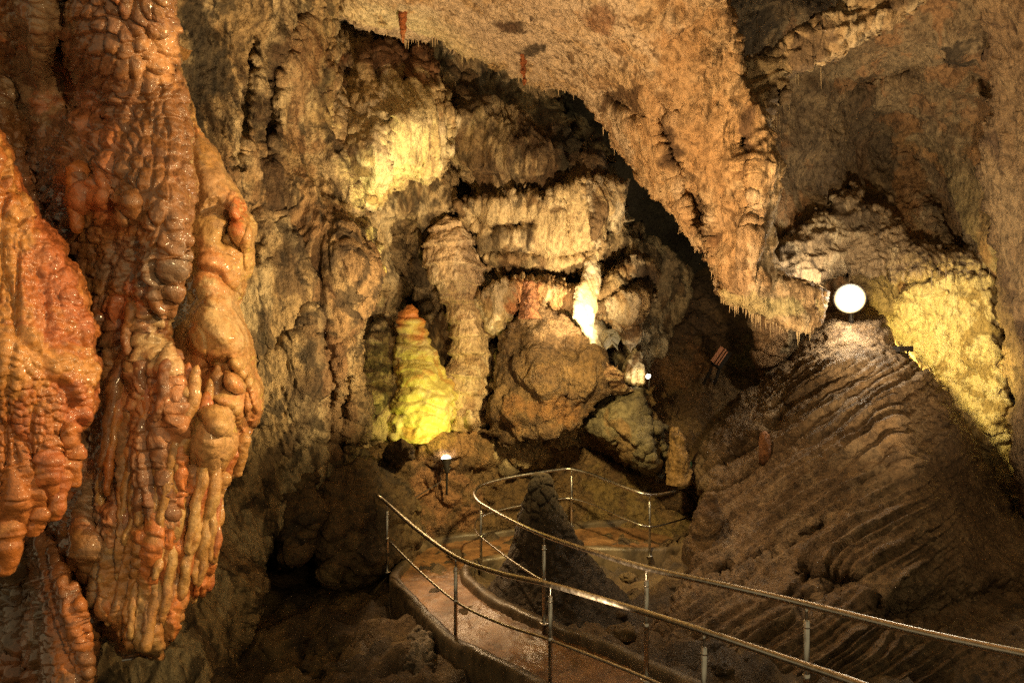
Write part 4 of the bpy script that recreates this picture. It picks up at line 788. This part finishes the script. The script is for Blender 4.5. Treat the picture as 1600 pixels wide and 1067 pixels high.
# ================================================================== lamps and fittings
M_LENS = plain_mat('lit_lens', (.9, .9, .85), .3, 0, (1.0, .90, .72), 9)
M_FLOOD_HALO = plain_mat('flood_halo_lens', (.9, .9, .9), .3, 0, (1.0, .66, .26), 1.5)  # warm emission imitates the halo around the lamp's glare
M_BULB = plain_mat('flood_bulb', (.9, .9, .9), .3, 0, (1.0, .93, .78), 12)
M_CASE = plain_mat('dark_lamp_case', (.035, .03, .026), .4, .3)
M_ORANGE = plain_mat('orange_lit_metal', (.30, .105, .035), .6)  # orange light on the slats is put into their base colour
def lamp(name, label, c, dirv, R, L, mat, stand=None, cable=None, dome=.35):
    c = np.array(c); dirv = np.array(dirv, float); dirv /= np.linalg.norm(dirv)
    base = stand if stand is not None else c - dirv * L
    root = tag(empty(name, base), label, 'lamp')
    geo_obj('housing', lathe_geo(c, dirv, [(-L, R * .45), (-L * .96, R * .55), (-L * .5, R * .62), (-L * .25, R * .95), (-.01, R * 1.08), (0, R * 1.08), (0.0, R * .98)]), M_CASE, root)
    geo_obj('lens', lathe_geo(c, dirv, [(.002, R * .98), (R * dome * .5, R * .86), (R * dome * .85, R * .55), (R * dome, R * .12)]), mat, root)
    if stand is not None:
        s = np.array(stand)
        k = c - dirv * L * .6
        tube('stake', [s - (0, 0, .12), s, (s + k) / 2 + (0, 0, .02), k], R * .16 + .006, M_CASE, 10, root)
        tube('bracket', [k + (-R * .9, 0, .0), k + (-R * .5, -.02, -R * .3), k + (R * .5, -.02, -R * .3), k + (R * .9, 0, 0)], R * .12 + .004, M_CASE, 8, root)
    if cable is not None:
        tube('cable', catmull(cable, 10), .011, M_CABLE, 8, root)
    return root
gl = P(697, 717, 12.1)
lamp('ground_spotlight', 'small upright spotlight on a stake shining at the bulbous stalagmite', gl, (-.12, .25, 1), .085, .24, M_LENS, P(698, 762, 12.12), [gl - (0, 0, .2), gl + (-.10, .0, -.26), P(688, 752, 12.1), P(670, 764, 12.0), P(650, 776, 11.8), P(630, 790, 11.6)], .8)
fl_c = P(1328, 467, 12.1)
fr = lamp('floodlight', 'round blinding white floodlight on the peak of the ribbed mound', fl_c, (-.42, -1, -.12), .245, .32, M_FLOOD_HALO, P(1330, 500, 12.3), None, .5)
fd = np.array((-.42, -1, -.12)); fd /= np.linalg.norm(fd)
geo_obj('bulb', lathe_geo(fl_c + fd * .05, fd, [(0, .205), (.05, .20), (.10, .13), (.12, .03)], 36), M_BULB, fr)
lamp('wall_spotlight', 'tiny white lit lamp beside the white tipped stone fin', P(1013, 588, 12.6), (-.5, -.6, .3), .045, .12, M_LENS, P(1014, 600, 12.65), None, .6)
# dark case whose beam falls on the yellow wall
cb = P(1410, 545, 12.0)
root = tag(empty('case_spotlight', cb - (0, 0, .09)), 'flat dark lamp case on the right shoulder of the ribbed mound', 'lamp')
geo_obj('housing', box_geo(cb, (.13, .03, 0), (-.02, .09, 0), (0, 0, .045)), M_CASE, root, None, True)
for sx in (-.09, .09):
    geo_obj('bracket', box_geo(cb + (sx, .0, -.10), (.008, 0, 0), (0, .02, 0), (0, 0, .07)), M_CASE, root, None, True)
# tilted ribbed box fitting on the slope
bx = P(1124, 556, 14.6); ax = np.array((18, 0, 26.0)); ax /= np.linalg.norm(ax); nx = np.array((ax[2], 0, -ax[0]))
root = tag(empty('box_floodlight', P(1108, 600, 14.6)), 'tilted box fitting with orange lit slats standing on the brown slope', 'lamp')
geo_obj('housing', box_geo(bx + nx * .10 + (0, .14, 0), ax * .21, nx * .10, (0, .10, 0)), M_BLACK, root, None, True)
for off, w, m in ((-.055, .042, M_ORANGE), (.03, .018, M_ORANGE), (.085, .015, M_ORANGE)):
    geo_obj('slat', box_geo(bx + nx * off, ax * (.20 - abs(off) * .3), nx * w, (0, .012, 0)), m, root, None, True)
for a_, b_ in (((1112, 575), (1099, 600)), ((1124, 577), (1116, 600))):
    tube('leg', [P(*a_, 14.66), P(*b_, 14.62)], .03, M_BLACK, 8, root)
# exit sign
M_GREEN = plain_mat('green_sign', (.05, .32, .16), .4); M_WHITE = plain_mat('white_sign', (.75, .8, .72), .4)
sg = P(1076, 726, 12.9)
root = tag(empty('exit_sign', sg - (0, 0, .06)), 'little green and white running figure sign beside the thin ochre stalagmite', 'sign')
geo_obj('plate', box_geo(sg, (.058, 0, 0), (0, .012, 0), (0, 0, .05)), M_GREEN, root, None, True)
y = -.0145
g = [lathe_geo(sg + (.012, y, .03), (0, -1, 0), [(0, .009), (.003, .009)], 14)]
for (a, b, w) in (((.008, .02), (-.002, -.005), .007), ((.006, .016), (.022, .006), .004), ((.006, .016), (-.012, .008), .004), ((-.002, -.005), (.014, -.016), .005), ((.014, -.016), (.012, -.034), .004), ((-.002, -.005), (-.014, -.02), .005), ((-.014, -.02), (-.03, -.02), .004), ((.034, .035), (.034, -.035), .004), ((-.05, .0), (-.034, .0), .006)):
    a = np.array((a[0], 0, a[1])); b = np.array((b[0], 0, b[1])); d = b - a; L_ = np.linalg.norm(d); d /= L_
    g.append(box_geo(sg + (a + b) / 2 + (0, y - .001 * len(g) * .2, 0), d * (L_ / 2), (0, .002, 0), np.array((d[2], 0, -d[0])) * w))
geo_obj('pictogram', merge_geo(g), M_WHITE, root, None, True)

# ================================================================== stalactites and straws
p_red = pal((.36, .11, .03), [((.48, .2, .07), (3, 3, 1), .1, .5, .7)], 501)
def stalactite(label, top, bot, w, seed):
    a = P(*top); b = P(*bot); n = 60; t = np.linspace(0, 1, n)
    pts = a + (b - a) * t[:, None]
    r = w * .5 / F * top[2] * (1 - t) ** .55 * (1 + .2 * perlin(np.stack([t * 6, t * 0 + seed, t * 0], 1), seed)) + .002
    tag(tube('stalactite', pts, r, M_MUD, 20, None, p_red, lambda p: .03 * fbm(p * 7, 3, seed), a), label, 'stalactite')
stalactite('long dark orange stalactite hanging over the top of the pale flowstone curtain', (628, -14, 10.6), (630, 68, 10.6), 15, 5)
stalactite('thin short stalactite right beside the long dark orange one at the top edge', (636, -10, 10.65), (637, 18, 10.65), 7, 6)
stalactite('short reddish stalactite alone at the lower edge of the pale ceiling', (818, 86, 11.0), (819, 134, 11.0), 11, 7)
M_STRAW = plain_mat('straw_calcite', (.50, .37, .20), .7, spec=.3); M_STRAW_D = plain_mat('dull_straw_calcite', (.24, .17, .09), .7, spec=.3)
protos = {}
def straw_proto(mat):
    V, Q, T = tube_geo([(0, 0, .08), (0, 0, 0), (.06, 0, -.35), (.0, 0, -.7), (0.05, 0, -1)], [1, .95, .7, .5, .2], 7)
    me = new_mesh('soda_straw', V, Q, mat, None, None, (0, 0, 0), T)
    d = me.data; bpy.data.objects.remove(me); return d
def straws(line, n, lo, hi, wpx, depth, mat, label, group, jx=3, jy=3):
    d = straw_proto(mat)
    L = np.array(line, float); s = np.concatenate([[0], np.cumsum(np.hypot(*np.diff(L, axis=0).T))])
    for k in range(n):
        q = s[-1] * ((k + random.random()) / n if random.random() < .5 else .5 + .5 * math.sin(k * 2.4 + math.sin(k * .9) * .5) * random.random() ** .3)
        u = float(np.interp(q, s, L[:, 0])) + random.uniform(-jx, jx); v = float(np.interp(q, s, L[:, 1])) + random.uniform(-jy * 2, jy)
        dd = depth(u, v); c = P(u, v - 4, dd)
        o = bpy.data.objects.new('soda_straw', d); C.objects.link(o); o.location = c
        ln = lo + (hi - lo) * random.random() ** 2.2 * (1 if random.random() < .85 else 1.9); ln = ln / F * dd; w = wpx * random.uniform(.6, 1.3) * .5 / F * dd
        o.scale = (w, w, ln); o.rotation_euler = (random.uniform(-.05, .05), random.uniform(-.05, .05), random.uniform(0, 6.28))
        tag(o, label, 'straw stalactite', group)
straws(CE_EDGE[2:11], 70, 4, 16, 2.6, lambda u, v: ce_depth(u) + .45, M_STRAW, 'short straw in the fringe along the upper edge of the pale ceiling', 'straws along the upper ceiling edge')
straws(CE_EDGE[10:20], 46, 4, 14, 2.0, lambda u, v: ce_depth(u) + .35, M_STRAW, 'short straw in the fringe where the ceiling edge drops beside the black gap', 'straws beside the black gap')
straws(CE_EDGE[19:24], 54, 8, 22, 2.4, lambda u, v: ce_depth(u) + .2, M_STRAW, 'fine straw hanging from the yellowish lower lip of the ceiling pendant', 'straws under the ceiling pendant')
straws([(1140, 180), (1170, 200), (1198, 236), (1210, 200), (1240, 118), (1290, 104)], 22, 14, 34, 1.6, lambda u, v: 10.25, M_STRAW, 'thin straw hanging from the pale crusted upper ledge', 'straws under the upper ledge')
straws([(1400, 436), (1440, 428), (1550, 428)], 14, 8, 26, 1.3, lambda u, v: 12.0, M_STRAW_D, 'thin straw hanging from the frayed ledge over the yellow lit wall', 'straws under the frayed ledge')
straws([(1210, 80), (1180, 40)], 5, 30, 60, 1.5, lambda u, v: 11.5, M_STRAW_D, 'hair thin straw hanging in the dark hollow at the top', 'straws in the dark hollow')

# ================================================================== light
def spot(name, loc, target, W, col, size=60, blend=.6, rad=.15):
    l = bpy.data.lights.new(name, 'SPOT'); l.energy = W; l.color = col; l.spot_size = math.radians(size); l.spot_blend = blend; l.shadow_soft_size = rad
    o = bpy.data.objects.new(name, l); C.objects.link(o); o.location = loc
    from mathutils import Vector
    o.rotation_euler = (Vector(target) - Vector(loc)).to_track_quat('-Z', 'Y').to_euler()
    return o
def point(name, loc, W, col, rad=.08):
    l = bpy.data.lights.new(name, 'POINT'); l.energy = W; l.color = col; l.shadow_soft_size = rad
    o = bpy.data.objects.new(name, l); C.objects.link(o); o.location = loc; return o
WARM = (1, .66, .34); ORG = (1, .56, .22); YEL = (1, .78, .18); WHT = (1, .86, .62)
spot('flowstone_light', (1.3, 2.6, 4.3), P(190, 480, 3.0), 340, (1, .69, .31), 95, .8, .04)
spot('flowstone_front_light', (1.2, .1, 4.1), P(110, 560, 2.6), 150, (1, .70, .33), 75, .7, .03)
spot('flowstone_rim_light', (1.3, 4.6, 3.9), P(390, 470, 3.2), 200, (1, .72, .36), 50, .8, .06)
spot('ceiling_light', (.4, 5.6, .9), P(900, 110, 9.5), 2400, (1, .665, .35), 100, .8, .12)
spot('left_wall_light', (1.2, 8.3, 1.9), P(430, 330, 10), 1300, (1, .72, .35), 80, .8, .08)
spot('curtain_light', P(612, 432, 10.5), P(610, 210, 11.8), 150, (.90, .88, .20), 70, .9, .05)
spot('stalagmite_light', gl + (-.02, -.75, .25), P(650, 590, 13.0), 62, (.90, .86, .14), 95, .8, .05)
spot('drapery_light', P(965, 520, 10.9), P(800, 370, 13.5), 430, (1, .74, .38), 100, .9, .06)
spot('chute_light', P(950, 540, 11.6), P(917, 480, 12.3), 17, (1, .88, .50), 45, .8, .04)
spot('case_light', P(1425, 545, 12.05), P(1490, 560, 13.6), 270, (1, .80, .24), 140, .6, .06)
spot('fin_light', P(1013, 586, 12.5), P(995, 575, 12.9), 12, WHT, 120, .6, .04)
point('flood_glow', fl_c + np.array((-.2, -.45, .12)), 130, WHT, .15)
spot('ledge_light', (2.6, 7.2, 4.0), P(1260, 70, 10), 260, (1, .72, .38), 50, 1, .06)
spot('cavity_light', (4.6, 6.6, 1.6), P(1370, 240, 14), 1150, (1, .74, .42), 80, .9, .15)
spot('mound_fill_light', (.9, 8.6, 4.9), P(1200, 820, 9.8), 420, (1, .70, .38), 60, 1, .06)
spot('spill_light', gl + (.05, -.3, -.02), (-.5, 9.0, 0), 45, (1, .66, .36), 75, 1, .05)
spot('mound_flank_light', (6.4, 7.4, 4.6), (6.3, 10.4, 1.6), 130, (1, .70, .36), 80, 1, .1)
spot('mound_light', (2.8, 11.9, 5.6), P(1270, 780, 9.8), 1000, (1, .70, .38), 95, .9, .06)
spot('bank_light', (.9, 9.2, 3.6), P(830, 740, 12.6), 850, (1, .74, .30), 95, .8, .12)
spot('path_light', (-2.0, 11.3, 3.6), (-.75, 9.3, 0), 430, (1, .64, .30), 42, 1, .06)
w = bpy.data.worlds.new('World'); bpy.context.scene.world = w; w.use_nodes = True
w.node_tree.nodes['Background'].inputs[0].default_value = (1, .80, .44, 1)
w.node_tree.nodes['Background'].inputs[1].default_value = .23

# ================================================================== camera
cam = bpy.data.cameras.new('camera'); cam.sensor_width = 36; cam.lens = 36 * F / 1600; cam.clip_end = 200; cam.clip_start = .02
co = bpy.data.objects.new('camera', cam); C.objects.link(co); co.location = (0, 0, CZ); co.rotation_euler = (math.pi / 2, 0, 0)
sc = bpy.context.scene; sc.camera = co
sc.view_settings.view_transform = 'Standard'; sc.view_settings.look = 'None'; sc.view_settings.gamma = 1; sc.view_settings.exposure = .65
sc.cycles.use_denoising = False; sc.cycles.use_adaptive_sampling = False
sc.cycles.max_bounces = 5; sc.cycles.diffuse_bounces = 3; sc.cycles.glossy_bounces = 2; sc.cycles.sample_clamp_indirect = 1.5; sc.cycles.sample_clamp_direct = 8
